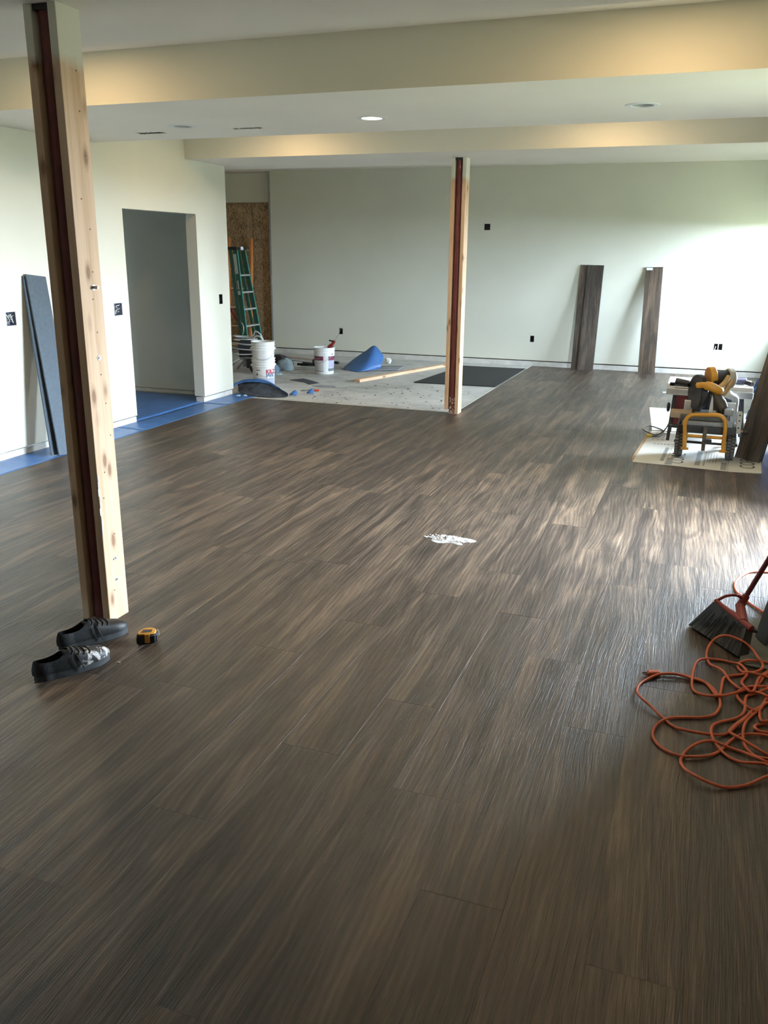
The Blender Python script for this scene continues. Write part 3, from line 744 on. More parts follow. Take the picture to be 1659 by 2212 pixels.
MB().tube(catmull([(-6.98, 12.412, 0.55), (-6.95, 12.408, 0.50), (-6.945, 12.406, 0.42), (-6.97, 12.408, 0.36)], 4), 0.006, 6).build('spreader_bar', ALU, lad)
# orange ladder behind it
ol2 = thing('extension_ladder', 'orange ladder with pale rungs standing behind the green stepladder', 'ladder', (-7.45, 13.2, 0))
for x in (-7.24, -7.66):
    MB().beam((x, 13.16, ZC), (x, 13.32, 1.85), 0.03, 0.07, (0, 1, 0)).build('rail', M('orange_fibreglass', (0.50, 0.18, 0.05), 0.5), ol2, bevel=0.003)
for k in range(6):
    z = 0.11 + 0.31 * k; y = 13.16 + 0.16 * z / 1.85
    MB().cyl((-7.65, y, z), (-7.25, y, z), 0.015, n=10).build('rung', M('pale_wood_rung', (0.6, 0.42, 0.28), 0.6), ol2, smooth=40)
MB().beam((-7.6, 13.12, 0.72), (-7.3, 13.12, 0.30), 0.02, 0.03).build('brace', RED, ol2)
# airless paint sprayer with its hose
spx = thing('paint_sprayer', 'dark wheeled paint sprayer with pale looped hose behind the stacked buckets', 'paint sprayer', (-6.05, 11.0, ZC))
for y in (10.86, 11.14):
    MB().tube(catmull([(-6.36, y, 0.0), (-6.24, y, 0.13), (-6.10, y, 0.20), (-5.86, y, 0.22), (-5.80, y, 0.40)], 5), 0.014, 8).build('leg_tube', GREYMET, spx, smooth=60)
    mm = Matrix.Translation((-5.88, y + (0.05 if y > 11 else -0.05), 0.095)) @ R('X', 90)
    mb = MB().lathe([(0.03, -0.02), (0.085, -0.022), (0.1, -0.012), (0.1, 0.012), (0.085, 0.022), (0.03, 0.02)], (0, 0, 0), 24); mb.v = [mm @ q for q in mb.v]; mb.build('wheel', BLACKRUB, spx, smooth=40)
MB().cyl((-5.88, 10.78, 0.095), (-5.88, 11.22, 0.095), 0.01).build('axle', GREYMET, spx)
MB().box(-6.2, -5.86, 10.9, 11.1, 0.20, 0.30).build('motor_base', BLACKPL, spx, bevel=0.015)
mb = MB().cyl((-6.22, 11.0, 0.36), (-5.9, 11.0, 0.36), 0.075, n=20); mb.build('motor', M('dark_blue_grey', (0.05, 0.065, 0.09), 0.5), spx, smooth=40, bevel=0.012)
MB().cyl((-6.15, 11.0, 0.06), (-6.15, 11.0, 0.24), 0.035, n=14).build('pump', GREYMET, spx, smooth=40)
MB().cyl((-6.02, 10.9, 0.06), (-6.02, 10.9, 0.18), 0.05, n=14).build('filter_cup', BLACKPL, spx, smooth=40)
loop = []
for k in range(70):
    a = k * 0.42; rr = 0.19 + 0.03 * math.sin(k * 0.9)
    loop.append((-6.12 + rr * math.cos(a), 10.98 + rr * 0.75 * math.sin(a), 0.22 + 0.004 * k + 0.02 * math.sin(k * .37)))
loop += [(-6.0, 10.95, 0.50), (-5.95, 10.95, 0.57), (-5.88, 10.97, 0.53), (-5.84, 11.0, 0.42)]
MB().tube(catmull(loop, 3), 0.009, 7).build('hose', M('pale_grey_hose', (0.5, 0.52, 0.52), 0.5), spx, smooth=60)
MB().tube(catmull([(-5.97, 10.9, 0.42), (-5.93, 10.9, 0.50), (-5.84, 10.9, 0.50), (-5.79, 10.92, 0.40)], 5), 0.012, 8).build('carry_handle', M('pale_grey_hose', (0.5, 0.52, 0.52), 0.5), spx, smooth=60)
MB().tube([(-6.40, 10.62, 0.02), (-6.10, 10.75, 0.20)], 0.012, 8).build('wand', ALU, spx)
mb = MB().ball((-6.36, 10.62, 0.075), (0.05, 0.05, 0.08), 12, 9); mb.build('pale_cup', WHITEPL, spx, smooth=60)
# rag pile and tools
def lump(name, label, cat, c, r, mat, seed, amp=0.35, group=None, zf=ZC):
    mb = MB().ball(c, r, 26, 16); cc = Vector(c)
    for q in mb.v:
        d = q - cc; n = mnoise.noise(Vector((d.x * 9 + seed, d.y * 9, d.z * 9))) + 0.5 * mnoise.noise(Vector((d.x * 22, d.y * 22 + seed, d.z * 22)))
        q += d * n * amp
        if q.z < zf + 0.001: q.z = zf + 0.001
    return tag(mb.build(name, mat, None, smooth=70, loc=(c[0], c[1], zf)), label, cat, group)
CL = M('grey_blue_cloth', (0.24, 0.31, 0.34), 0.9, 0, 0.15, 30, 0.3, 120)
CL2 = M('blue_rag_cloth', (0.13, 0.20, 0.30), 0.9, 0, 0.2, 30, 0.3, 120)
lump('work_cloth', 'rounded grey blue cloth bundle between the stacked buckets and the maroon labelled one', 'cloth', (-5.68, 11.35, 0.05), (0.13, 0.10, 0.115), CL, 3.1, 0.25)
lump('work_cloth', 'crumpled blue rag beside the stacked buckets', 'cloth', (-5.72, 11.02, 0.03), (0.10, 0.08, 0.09), CL2, 8.4, 0.4)
lump('work_cloth', 'flat grey rag on the concrete in front of the blue rag', 'cloth', (-5.62, 10.86, 0.0), (0.12, 0.07, 0.03), CL, 12.2, 0.3)
lump('tool_bag', 'dark open tool bag lying behind the grey cloth bundle', 'bag', (-5.98, 11.75, 0.05), (0.20, 0.13, 0.10), M('dark_bag_canvas', (0.035, 0.035, 0.045), 0.85, 0, 0.3, 30), 5.7, 0.3)
tp = thing('folded_tripod', 'black folded tripod with a pale shaft lying behind the labelled bucket', 'tripod', (-5.4, 11.75, ZC))
for (y, dz) in ((11.62, 0.05), (11.72, 0.03), (11.80, 0.055)):
    MB().tube([(-5.62, y, dz), (-5.15, y - 0.06, dz + 0.02)], 0.018, 8).build('leg', BLACKPL, tp, smooth=50)
MB().tube([(-5.72, 11.52, 0.12), (-5.2, 11.52, 0.10)], 0.010, 8).build('shaft', ALU, tp, smooth=50)
MB().obox((-5.30, 11.56, 0.10), (0.09, 0.09, 0.10), R('Z', 20)).build('head', BLACKPL, tp, bevel=0.015)
MB().obox((-5.17, 11.52, 0.09), (0.06, 0.08, 0.12), R('Z', -15)).build('clamp', BLACKPL, tp, bevel=0.012)
pl = thing('paint_pole', 'pale pinkish pole lying on the concrete below the back wall', 'pole', (-5.95, 12.5, ZC))
MB().tube([(-6.55, 12.72, 0.02), (-5.35, 12.28, 0.02)], 0.017, 10).build('shaft', M('pale_pink_pole', (0.55, 0.46, 0.44), 0.5), pl, smooth=50)
MB().tube([(-5.35, 12.28, 0.02), (-5.22, 12.232, 0.02)], 0.021, 10).build('grip', BLACKPL, pl, smooth=50)
# blue curled sheet by the recess corner
def loft(pts_a, pts_b, bulge, n=24, m=10):
    A = catmull(pts_a, 8); B = catmull(pts_b, 8); bl = Vector(bulge)
    def at(P, t): f = t * (len(P) - 1); i = min(int(f), len(P) - 2); return P[i].lerp(P[i + 1], f - i)
    return MB().grid(lambda u, v: at(A, u).lerp(at(B, u), v) + bl * (4 * v * (1 - v)) , n, m)
cs = thing('underlayment_offcut', 'blue underlayment offcut with dark fuzzy underside curling up beside the stacked buckets', 'underlayment', (-5.0, 9.3, ZC))
bk = [(-5.40, 9.44, 0.075), (-5.28, 9.52, 0.115), (-5.10, 9.54, 0.125), (-4.93, 9.48, 0.09), (-4.74, 9.34, 0.04), (-4.60, 9.24, 0.01)]
loft([(-5.30, 9.27, 0.012), (-5.15, 9.13, 0.0), (-4.98, 9.06, 0.0), (-4.82, 9.04, 0.0), (-4.70, 9.06, 0.0), (-4.60, 9.15, 0.0)], bk, (0, 0, -0.018), 40, 14).ragged(0.016).build('dark_underside', M('fuzzy_dark_backing', (0.04, 0.05, 0.07), 0.95, 0, 0.6, 16, 0.4, 60), cs, smooth=60, solid=0.003)
loft([(p[0], p[1] - 0.002, p[2] + 0.002) for p in bk], [(-5.43, 9.36, 0.03), (-5.33, 9.41, 0.085), (-5.14, 9.43, 0.105), (-4.955, 9.45, 0.082), (-4.75, 9.335, 0.037), (-4.605, 9.238, 0.009)], (0, -0.012, 0.022), 40, 8).ragged(0.010).build('blue_rim', BLUE, cs, smooth=60, solid=0.002)
for i, (x, y) in enumerate(((-4.55, 9.30), (-4.42, 9.50))):
    mb = loft([(x - .05, y - .03, 0.0), (x, y - 0.05, 0.01), (x + .04, y - 0.02, 0.0)], [(x - .045, y + .03, 0.02), (x, y + .03, 0.06), (x + .035, y + .03, 0.015)], (0, -.01, .01), 10, 5)
    tag(mb.build('underlayment_scrap', BLUE, None, smooth=60, solid=0.002, loc=(x, y, ZC)), ['curled blue scrap at the tip of the blue offcut', 'small blue scrap lying towards the orange handled scraper'][i], 'scrap')
bg = thing('underlayment_offcut', 'large blue underlayment sheet curled up into a wedge beside the labelled bucket', 'underlayment', (-4.6, 12.0, ZC))
loft([(-5.0, 11.80, 0.0), (-4.82, 11.66, 0.0), (-4.64, 11.58, 0.0), (-4.53, 11.66, 0.01), (-4.45, 11.95, 0.0)],
     [(-4.97, 11.86, 0.02), (-4.86, 11.97, 0.13), (-4.72, 12.08, 0.24), (-4.60, 12.16, 0.315), (-4.44, 12.10, 0.18)], (0.03, -0.07, -0.03), 30, 14).build('curled_part', BLUE, bg, smooth=60, solid=0.003)
MB().grid(lambda u, v: (-4.56 + 0.42 * u - 0.06 * v, 11.70 + 0.45 * v + 0.25 * u, 0.004 + 0.012 * math.sin(u * 3) * v), 12, 6).build('flat_tail', M('grey_sheet_face', (0.26, 0.27, 0.29), 0.7), bg, smooth=60, solid=0.003)
mb = MB().ball((-4.59, 12.72, 0.03), (0.055, 0.045, 0.045), 12, 9)
for q in mb.v: q += Vector((mnoise.noise(q * 40), mnoise.noise(q * 40 + Vector((9, 0, 0))), mnoise.noise(q * 40 + Vector((0, 9, 0))))) * 0.014
tag(mb.build('paper_ball', WHITEPL, None, loc=(-4.59, 12.72, ZC)), 'crumpled white paper ball on the concrete', 'paper')
lu = MB().beam((-4.285, 10.66, ZC + 0.019), (-3.655, 12.80, ZC + 0.019), 0.089, 0.038)
mtx = None
d = Vector((-3.655 + 4.285, 12.80 - 10.66, 0)); L = d.length; ang = math.atan2(d.y, d.x)
lo = MB().box(-0.0445, 0.0445, -0.019, 0.019, 0, L).build('lumber_board', STUD, None, bevel=0.002)
lo.matrix_world = Matrix.Translation((-4.285, 10.66, ZC + 0.0195)) @ Matrix.Rotation(ang - math.pi / 2, 4, 'Z') @ R('X', -90)
WM[lo.name] = lo.matrix_world.copy()
tag(lo, 'long pale pine board lying flat on the concrete behind the far post', 'lumber')
fm = MB().prism([(-3.565, 10.90), (-2.475, 10.965), (-2.475, 12.90), (-3.42, 12.86)], ZC, ZC + 0.012).build('foam_mat', BLACKMAT, None, loc=(-3.0, 11.9, ZC))
tag(fm, 'black foam sheet lying on the concrete beside the plank edge', 'mat')
# scraper and scraps
sc_ = thing('paint_scraper', 'small scraper with an orange red handle on the concrete', 'scraper', (-4.47, 9.73, ZC))
MB().obox((-4.475, 9.735, ZC + 0.012), (0.115, 0.028, 0.02), R('Z', 3)).build('handle', M('orange_red_plastic', (0.62, 0.075, 0.02), 0.4), sc_, bevel=0.006)
MB().tube([(-4.53, 9.73, ZC + 0.012), (-4.59, 9.72, ZC + 0.008)], 0.006, 8).build('shank', GREYMET, sc_)
MB().obox((-4.61, 9.70, ZC + 0.004), (0.07, 0.06, 0.003), R('Z', 30)).build('blade', GREYMET, sc_)
def scrap(label, poly, mat, t=0.006):
    cx = sum(p[0] for p in poly) / len(poly); cy = sum(p[1] for p in poly) / len(poly)
    tag(MB().prism(poly, ZC, ZC + t).build('underlayment_scrap', mat, None, loc=(cx, cy, ZC)), label, 'scrap')
scrap('dark torn strip scrap on the concrete between the buckets', [(-5.18, 10.46), (-5.07, 10.65), (-4.86, 10.50), (-4.70, 10.36), (-4.76, 10.19), (-4.9, 10.34)], DKFOAM)
scrap('grey fuzzy oblong scrap behind the orange handled scraper', [(-4.69, 10.09), (-4.62, 10.20), (-4.42, 10.20), (-4.33, 10.07), (-4.5, 10.03)], M('grey_sheet_face', (0.26, 0.27, 0.29), 0.7))
db = MB(); rr = random.Random(11)
for k in range(70):
    x = rr.uniform(-4.3, -2.6); y = rr.uniform(9.0, 10.6); s = rr.uniform(0.005, 0.020) * (1 if k % 5 else 1.7)
    db.obox((x, y, ZC + 0.003), (s, s * rr.uniform(.3, .8), 0.006), R('Z', rr.uniform(0, 180)))
tag(db.build('floor_crumbs', M('dark_crumbs', (0.12, 0.115, 0.105), 0.9), None, loc=(-3.9, 10.8, ZC)), 'small dark crumbs scattered over the bare concrete', 'debris', kind='stuff')
# swept dust heap on the planks
dh = thing('dust_heap', 'swept heap of dust and white chips in the middle of the plank floor', 'debris', (-1.33, 4.78, 0))
mb = MB(); rr = random.Random(4)
def mound(u, v):
    a = u * 2 * math.pi; r = v; n = 0.75 + 0.35 * mnoise.noise(Vector((math.cos(a) * 2, math.sin(a) * 2, 0.4)))
    return (-1.33 + 0.17 * r * n * math.cos(a) + 0.02, 4.78 + 0.10 * r * n * math.sin(a), 0.0008 + 0.014 * (1 - r) ** 1.5 * (1 + 0.6 * mnoise.noise(Vector((math.cos(a) * r * 5, math.sin(a) * r * 5, 2)))))
MB().grid(mound, 40, 10).build('dust', M('grey_dust', (0.30, 0.285, 0.27), 0.95, 0, 0.25, 60), dh, smooth=70)
for k in range(150):
    a = rr.uniform(0, 6.28); r = rr.random() ** 1.3; x = -1.33 + 0.15 * r * math.cos(a); y = 4.78 + 0.055 * r * math.sin(a)
    s = rr.uniform(0.004, 0.016)
    mb.obox((x, y, 0.006 + 0.016 * (1 - r) * rr.random()), (s, s * 0.5, 0.003), Matrix.Rotation(rr.uniform(0, 6), 4, 'Z') @ Matrix.Rotation(rr.uniform(-.8, .8), 4, 'X'))
o_ = mb.build('chips', M('white_chips', (0.7, 0.69, 0.66), 0.7, 0, 0.3, 30), dh); o_['kind'] = 'stuff'
# ================================================================== CARTONS UNDER THE SAW
def carton(label, loc): return thing('flattened_carton', label, 'carton', loc)
k1 = carton('flattened white printed carton with lettering under the saw wheels', (0.05, 8.0, 0))
def card_panel(t, poly, z0=0.0005, th=0.004):
    MB().prism(poly, z0, z0 + th).build('flap', CARD, t)
card_panel(k1, [(-0.452, 7.30), (-0.202, 7.285), (-0.125, 8.74), (-0.385, 8.72)], 0.001)
card_panel(k1, [(-0.199, 7.285), (0.288, 7.245), (0.345, 8.75), (-0.122, 8.74)], 0.0025)
card_panel(k1, [(0.291, 7.245), (0.545, 7.28), (0.60, 8.68), (0.348, 8.75)], 0.001)
MB().prism([(-0.47, 7.42), (-0.452, 7.30), (-0.385, 8.72), (-0.42, 8.60)], 0.0005, 0.003).build('brown_edge', KRAFT, k1)
def flat_text(t, body, size, ox, oy, deg, z, mat, sx=1.0):
    v, f = text_mb(body, size); mb = MB(); m = Matrix.Translation((ox, oy, z)) @ R('Z', deg)
    mb.v = [m @ Vector((q.x * sx, q.y, 0)) for q in v]; mb.f = f; mb.build('lettering', mat, t)
flat_text(k1, 'CORE', 0.16, -0.055, 7.36, 88, 0.0072, INK)
flat_text(k1, 'CORE', 0.17, 0.50, 7.40, 88, 0.0057, INK)
flat_text(k1, 'CORE', 0.15, -0.34, 8.68, -93, 0.0057, GREYINK)
def bar(t, x, y0, y1, w, z, mat=GREYINK, sk=0.04):
    MB().prism([(x, y0), (x + w, y0), (x + w + sk * (y1 - y0), y1), (x + sk * (y1 - y0), y1)], z, z + 0.0006).build('print_bar', mat, t)
bar(k1, -0.24, 7.42, 7.98, 0.03, 0.0052); bar(k1, -0.192, 7.30, 7.55, 0.05, 0.0067); bar(k1, 0.035, 7.36, 7.95, 0.04, 0.0067); bar(k1, 0.10, 7.36, 7.90, 0.012, 0.0067)
bar(k1, 0.235, 7.27, 7.55, 0.045, 0.0067)
for q in range(4): bar(k1, 0.13 + 0.022 * q, 7.5, 7.9, 0.008, 0.0067)
for q in range(5):
    MB().box(-0.33 + 0.03 * q, -0.315 + 0.03 * q, 8.10, 8.14, 0.0052, 0.0058).build('print_mark', GREYINK, k1)
MB().prism([(0.10, 7.55), (0.25, 7.55), (0.262, 7.95), (0.112, 7.95)], 0.0067, 0.0072).build('print_box', M('tan_print', (0.50, 0.44, 0.36), 0.6), k1)
k2 = carton('flattened plain white carton lying behind the lettered one', (0.1, 9.4, 0))
card_panel(k2, [(-0.385, 8.76), (0.33, 8.80), (0.36, 10.15), (-0.50, 10.12)], 0.001)
card_panel(k2, [(0.333, 8.80), (0.60, 8.74), (0.74, 10.15), (0.363, 10.15)], 0.002)

# ================================================================== MITRE SAW ON ITS ROLLING STAND
ms = thing('saw_stand', 'rolling saw stand with yellow loop handle and ribbed black wheels', 'saw stand', (0.1, 7.7, 0))
for wx in (-0.105, 0.305):
    mb = MB(); r = 0.128; cz = 0.128 + 0.0080; cy = 7.68
    mm = Matrix.Translation((wx, cy, cz)) @ R('Y', 90)
    mb.lathe([(0.05, -0.030), (0.105, -0.034), (0.120, -0.030), (0.122, 0.0), (0.120, 0.030), (0.105, 0.034), (0.05, 0.030)], (0, 0, 0), 36); mb.v = [mm @ q for q in mb.v]
    wh = mb.build('wheel', BLACKRUB, ms, smooth=40)
    lg = MB()
    for k in range(30):
        a = 2 * math.pi * k / 30
        for s in (-1, 1):
            aa = a + (0.5 * 2 * math.pi / 30 if s > 0 else 0)
            m2 = mm @ Matrix.Rotation(aa, 4, 'Z') @ Matrix.Translation((0.123, 0, s * 0.0165))
            lg.box(-0.005, 0.005, -0.0075, 0.0075, -0.013, 0.013, m2)
    lg.build('tread', M('worn_rubber_tread', (0.12, 0.12, 0.115), 0.8), wh)
    hb = MB().cyl((wx - 0.036, cy, cz), (wx + 0.036, cy, cz), 0.048, n=20); hb.build('hub', GREYMET, wh, smooth=40)
MB().cyl((-0.15, 7.68, 0.133), (0.36, 7.68, 0.133), 0.011, n=12).build('axle', BLACKPL, ms, smooth=40)
hy = 7.50
hp = [(-0.052, hy + 0.01, 0.105), (-0.066, hy, 0.22)]
hp = [Vector((-0.055, hy, 0.10)), Vector((-0.072, hy, 0.30))]
for k in range(7):
    a = math.pi - (math.pi / 2) * k / 6; hp.append(Vector((0.0 - 0.0 + 0.075 * math.cos(a), hy, 0.325 + 0.075 * math.sin(a))))
for k in range(7):
    a = math.pi / 2 - (math.pi / 2) * k / 6; hp.append(Vector((0.165 + 0.075 * math.cos(a), hy, 0.335 + 0.075 * math.sin(a))))
hp += [Vector((0.243, hy, 0.30)), Vector((0.245, hy, 0.10))]
MB().tube(hp, 0.0165, 12).build('loop_handle', YELLOW, ms, smooth=60)
MB().cyl((-0.055, hy + 0.03, 0.215), (0.245, hy + 0.03, 0.215), 0.014, n=12).build('crossbar', YELLOW, ms, smooth=40)
for x in (-0.055, 0.245):
    MB().cyl((x - 0.03, hy, 0.11), (x + 0.03, hy, 0.11), 0.011, n=10).build('handle_pin', YELLOW, ms, smooth=40)
    MB().beam((x, hy, 0.12), (x, 7.68, 0.14), 0.022, 0.03).build('handle_bracket', YELLOW, ms)
MB().box(-0.13, 0.33, 7.56, 7.86, 0.235, 0.30).build('chassis', BLACKPL, ms, bevel=0.008)
MB().box(-0.10, 0.30, 7.555, 7.59, 0.30, 0.335).build('front_rail', GREYMET, ms, bevel=0.004)
MB().box(0.075, 0.105, 7.50, 7.56, 0.10, 0.30).build('latch_arm', M('brown_black_latch', (0.05, 0.035, 0.02), 0.5), ms, bevel=0.004)
MB().box(0.09, 0.15, 7.49, 7.53, 0.175, 0.20).build('latch', BLACKPL, ms, bevel=0.004)
MB().box(0.325, 0.365, 7.58, 7.70, 0.25, 0.42).build('upright_bracket', M('pale_grey_bracket', (0.5, 0.52, 0.53), 0.4), ms, bevel=0.004)
for z in (0.30, 0.36, 0.405): MB().cyl((0.345, 7.575, z), (0.345, 7.582, z), 0.007, n=10).build('bracket_bolt', BLACKPL, ms)
MB().cyl((0.33, 7.62, 0.27), (0.39, 7.62, 0.265), 0.010, n=10).build('clamp_rod', M('copper_rod', (0.5, 0.22, 0.12), 0.4, 0.5), ms)
MB().cyl((0.385, 7.62, 0.265), (0.425, 7.62, 0.263), 0.021, 0.024, 12).build('clamp_knob', BLACKPL, ms, smooth=40, bevel=0.004)
MB().cyl((-0.21, 7.62, 0.275), (-0.10, 7.62, 0.272), 0.018, n=12).build('side_knob', BLACKPL, ms, smooth=40)
for x in (-0.10, 0.28):
    MB().box(x - 0.03, x + 0.03, 7.60, 7.80, 0.17, 0.245).build('wheel_fork', BLACKPL, ms, bevel=0.006)
for x in (-0.06, 0.26): MB().beam((x, 7.84, 0.26), (x, 8.22, 0.03), 0.03, 0.03).build('rear_leg', BLACKPL, ms)

sw = thing('miter_saw', 'black and yellow mitre saw mounted on the rolling stand', 'saw', (0.1, 7.75, 0.335))
MB().prism([(q[0] + 0.06, q[1] + 7.72) for q in rounded_rect(0.40, 0.26, 0.05)], 0.335, 0.385).build('base', M('cast_base_grey', (0.10, 0.095, 0.085), 0.5, 0.4, 0.3), sw, bevel=0.008)
MB().box(-0.20, -0.03, 7.60, 7.74, 0.345, 0.40).build('wood_offcut', M('scrap_wood', (0.26, 0.18, 0.11), 0.7), sw, bevel=0.006)
MB().cyl((0.10, 7.68, 0.385), (0.10, 7.68, 0.40), 0.11, n=28).build('turntable', GREYMET, sw, smooth=40)
MB().box(-0.10, 0.04, 7.79, 7.82, 0.385, 0.47).build('fence', ALU, sw, bevel=0.004)
MB().box(0.16, 0.31, 7.79, 7.82, 0.385, 0.47).build('fence', ALU, sw, bevel=0.004)
MB().box(0.22, 0.29, 7.62, 7.70, 0.385, 0.44).build('side_support', GREYMET, sw, bevel=0.008)
MB().prism([(0.10, 0.385), (0.135, 0.385), (0.125, 0.52), (0.112, 0.55)], 7.60, 7.66, R('X', 90) @ Matrix.Identity(4) if False else Matrix(((1, 0, 0, 0), (0, 0, 1, 0), (0, 1, 0, 0), (0, 0, 0, 1)))).build('kerf_arm', ALU, sw)
MB().cyl((0.07, 7.93, 0.39), (0.10, 7.90, 0.60), 0.045, n=18).build('pivot_column', BLACKPL, sw, smooth=40)
# blade guard: disc turned so that its face looks half right
gm = Matrix.Translation((0.0, 7.76, 0.545)) @ R('Z', 24) @ R('Y', 90)
def turned(mb, m): mb.v = [m @ q for q in mb.v]; return mb
turned(MB().lathe([(0.0001, -0.028), (0.142, -0.028), (0.152, -0.018), (0.152, 0.018), (0.142, 0.028), (0.0001, 0.028)], (0, 0, 0), 44), gm).build('blade_guard', BLACKPL, sw, smooth=35)
turned(MB().cyl((0, 0, 0.028), (0, 0, 0.036), 0.105, n=30), gm).build('lower_guard', M('dark_guard_grey', (0.014, 0.014, 0.015), 0.6), sw, smooth=35)
turned(MB().lathe([(0.02, 0.03), (0.135, 0.031), (0.135, 0.0335), (0.02, 0.0345)], (0, 0, 0), 40), gm @ Matrix.Translation((-0.0, 0, -0.062)) ).build('guard_cover', M('dark_cover_grey', (0.03, 0.03, 0.032), 0.5), sw, smooth=30)
# motor housing, right and above
mh = Matrix.Translation((0.16, 7.80, 0.655)) @ R('Z', 24)
turned(MB().cyl((-0.09, 0, 0), (0.08, 0, 0.015), 0.072, 0.066, 24), mh).build('motor_housing', BLACKPL, sw, smooth=40, bevel=0.012)
turned(MB().cyl((-0.105, 0, 0.03), (-0.05, 0, 0.035), 0.078, 0.078, 24), mh).build('motor_band', YELLOW, sw, smooth=40, bevel=0.008)
turned(MB().lathe([(0.072, -0.028), (0.082, -0.02), (0.082, 0.02), (0.072, 0.028)], (0, 0, 0), 26, R('Y', 90)), mh @ Matrix.Translation((0.085, 0, 0.016))).build('end_ring', M('khaki_grey', (0.36, 0.35, 0.30), 0.5), sw, smooth=40)
turned(MB().ball((0.095, 0, 0.016), (0.05, 0.066, 0.064), 16, 10), mh).build('motor_end', M('amber_plastic', (0.40, 0.25, 0.10), 0.45), sw, smooth=60)
turned(MB().box(0.045, 0.085, -0.09, -0.05, -0.10, 0.05), mh @ R('Y', 28)).build('belt_cover', M('amber_plastic', (0.40, 0.25, 0.10), 0.45), sw, bevel=0.014)
MB().tube(catmull([(-0.02, 7.60, 0.625), (0.03, 7.585, 0.635), (0.10, 7.58, 0.625), (0.15, 7.60, 0.60), (0.17, 7.66, 0.585)], 5), [0.016] + [0.025] * 6 + [0.036] * 8 + [0.038] * 4 + [0.034, 0.03], 12).build('handle', YELLOW, sw, smooth=60)
MB().tube(catmull([(0.14, 7.62, 0.60), (0.19, 7.64, 0.645), (0.225, 7.70, 0.70)], 5), 0.021, 10).build('handle_arm', M('amber_plastic', (0.40, 0.25, 0.10), 0.45), sw, smooth=60)
MB().tube(catmull([(0.13, 7.72, 0.56), (0.17, 7.70, 0.50), (0.20, 7.70, 0.44), (0.21, 7.72, 0.40)], 5), [0.045] * 6 + [0.052] * 5 + [0.04] * 5, 12).build('gear_case', M('brown_black_latch', (0.05, 0.035, 0.02), 0.5), sw, smooth=60)
turned(MB().cyl((0, 0, 0), (-0.11, 0.02, 0.01), 0.030, 0.036, 14), Matrix.Translation((-0.08, 7.86, 0.60))).build('dust_port', BLACKPL, sw, smooth=40)

# table saw with white top behind
ts = thing('table_saw', 'table saw with white top and dark red body standing behind the mitre saw', 'saw', (0.1, 8.6, 0))
MB().box(-0.27, 0.46, 8.30, 8.80, 0.500, 0.535).build('table_top', M('white_table_top', (0.80, 0.81, 0.82), 0.3, 0, 0.03), ts, bevel=0.004)
MB().box(-0.275, 0.465, 8.285, 8.315, 0.435, 0.495).build('front_rail', ALU, ts, bevel=0.005)
MB().box(-0.25, -0.19, 8.30, 8.33, 0.515, 0.545).build('rail_stop', BLACKPL, ts)
MB().box(-0.21, 0.02, 8.34, 8.72, 0.12, 0.50).build('body', M('dark_red_metal', (0.12, 0.012, 0.012), 0.45, 0, 0.15), ts, bevel=0.02)
MB().box(0.02, 0.40, 8.40, 8.74, 0.20, 0.43).build('motor_box', BLACKPL, ts, bevel=0.02)
for (x, y) in ((-0.22, 8.32), (0.42, 8.32), (-0.22, 8.76), (0.42, 8.76)):
    MB().beam((x, y, 0.0085), (x * 0.9, y, 0.43), 0.03, 0.03).build('leg', BLACKPL, ts)
turned(MB().lathe([(0.0001, -0.012), (0.03, -0.014), (0.045, -0.006), (0.045, 0.006), (0.03, 0.014), (0.0001, 0.012)], (0, 0, 0), 20), Matrix.Translation((-0.245, 8.42, 0.30)) @ R('Y', 90)).build('hand_wheel', BLACKPL, ts, smooth=40)
MB().tube(catmull([(-0.21, 8.40, 0.20), (-0.25, 8.35, 0.10), (-0.33, 8.40, 0.03), (-0.47, 8.72, 0.0145), (-0.42, 8.92, 0.0145), (-0.28, 8.72, 0.0145), (-0.30, 8.45, 0.0145), (-0.375, 8.38, 0.017)], 6), 0.006, 7).build('power_cord', BLACKPL, ts, smooth=60)
MB().cyl((-0.372, 8.385, 0.0235), (-0.41, 8.36, 0.0235), 0.0165, 0.015, 12).build('plug', M('yellow_plug', (0.55, 0.42, 0.08), 0.45), ts, smooth=40)
# tools on the table
dr = thing('power_drill', 'dark purple grey power tool lying on the white table top', 'power tool', (0.33, 8.45, 0.536))
turned(MB().cyl((-0.09, 0, 0.035), (0.07, 0, 0.035), 0.030, 0.034, 14), Matrix.Translation((0.33, 8.45, 0.536)) @ R('Z', 20)).build('body', M('dark_purple_grey', (0.06, 0.055, 0.09), 0.4), dr, smooth=40, bevel=0.006)
turned(MB().tube(catmull([(0.05, 0, 0.03), (0.075, -0.04, 0.022), (0.09, -0.10, 0.02)], 4), 0.02, 10), Matrix.Translation((0.33, 8.45, 0.536)) @ R('Z', 20)).build('grip', BLACKPL, dr, smooth=50)
turned(MB().cyl((-0.09, 0, 0.035), (-0.15, 0, 0.035), 0.018, 0.012, 12), Matrix.Translation((0.33, 8.45, 0.536)) @ R('Z', 20)).build('chuck', GREYMET, dr, smooth=40)
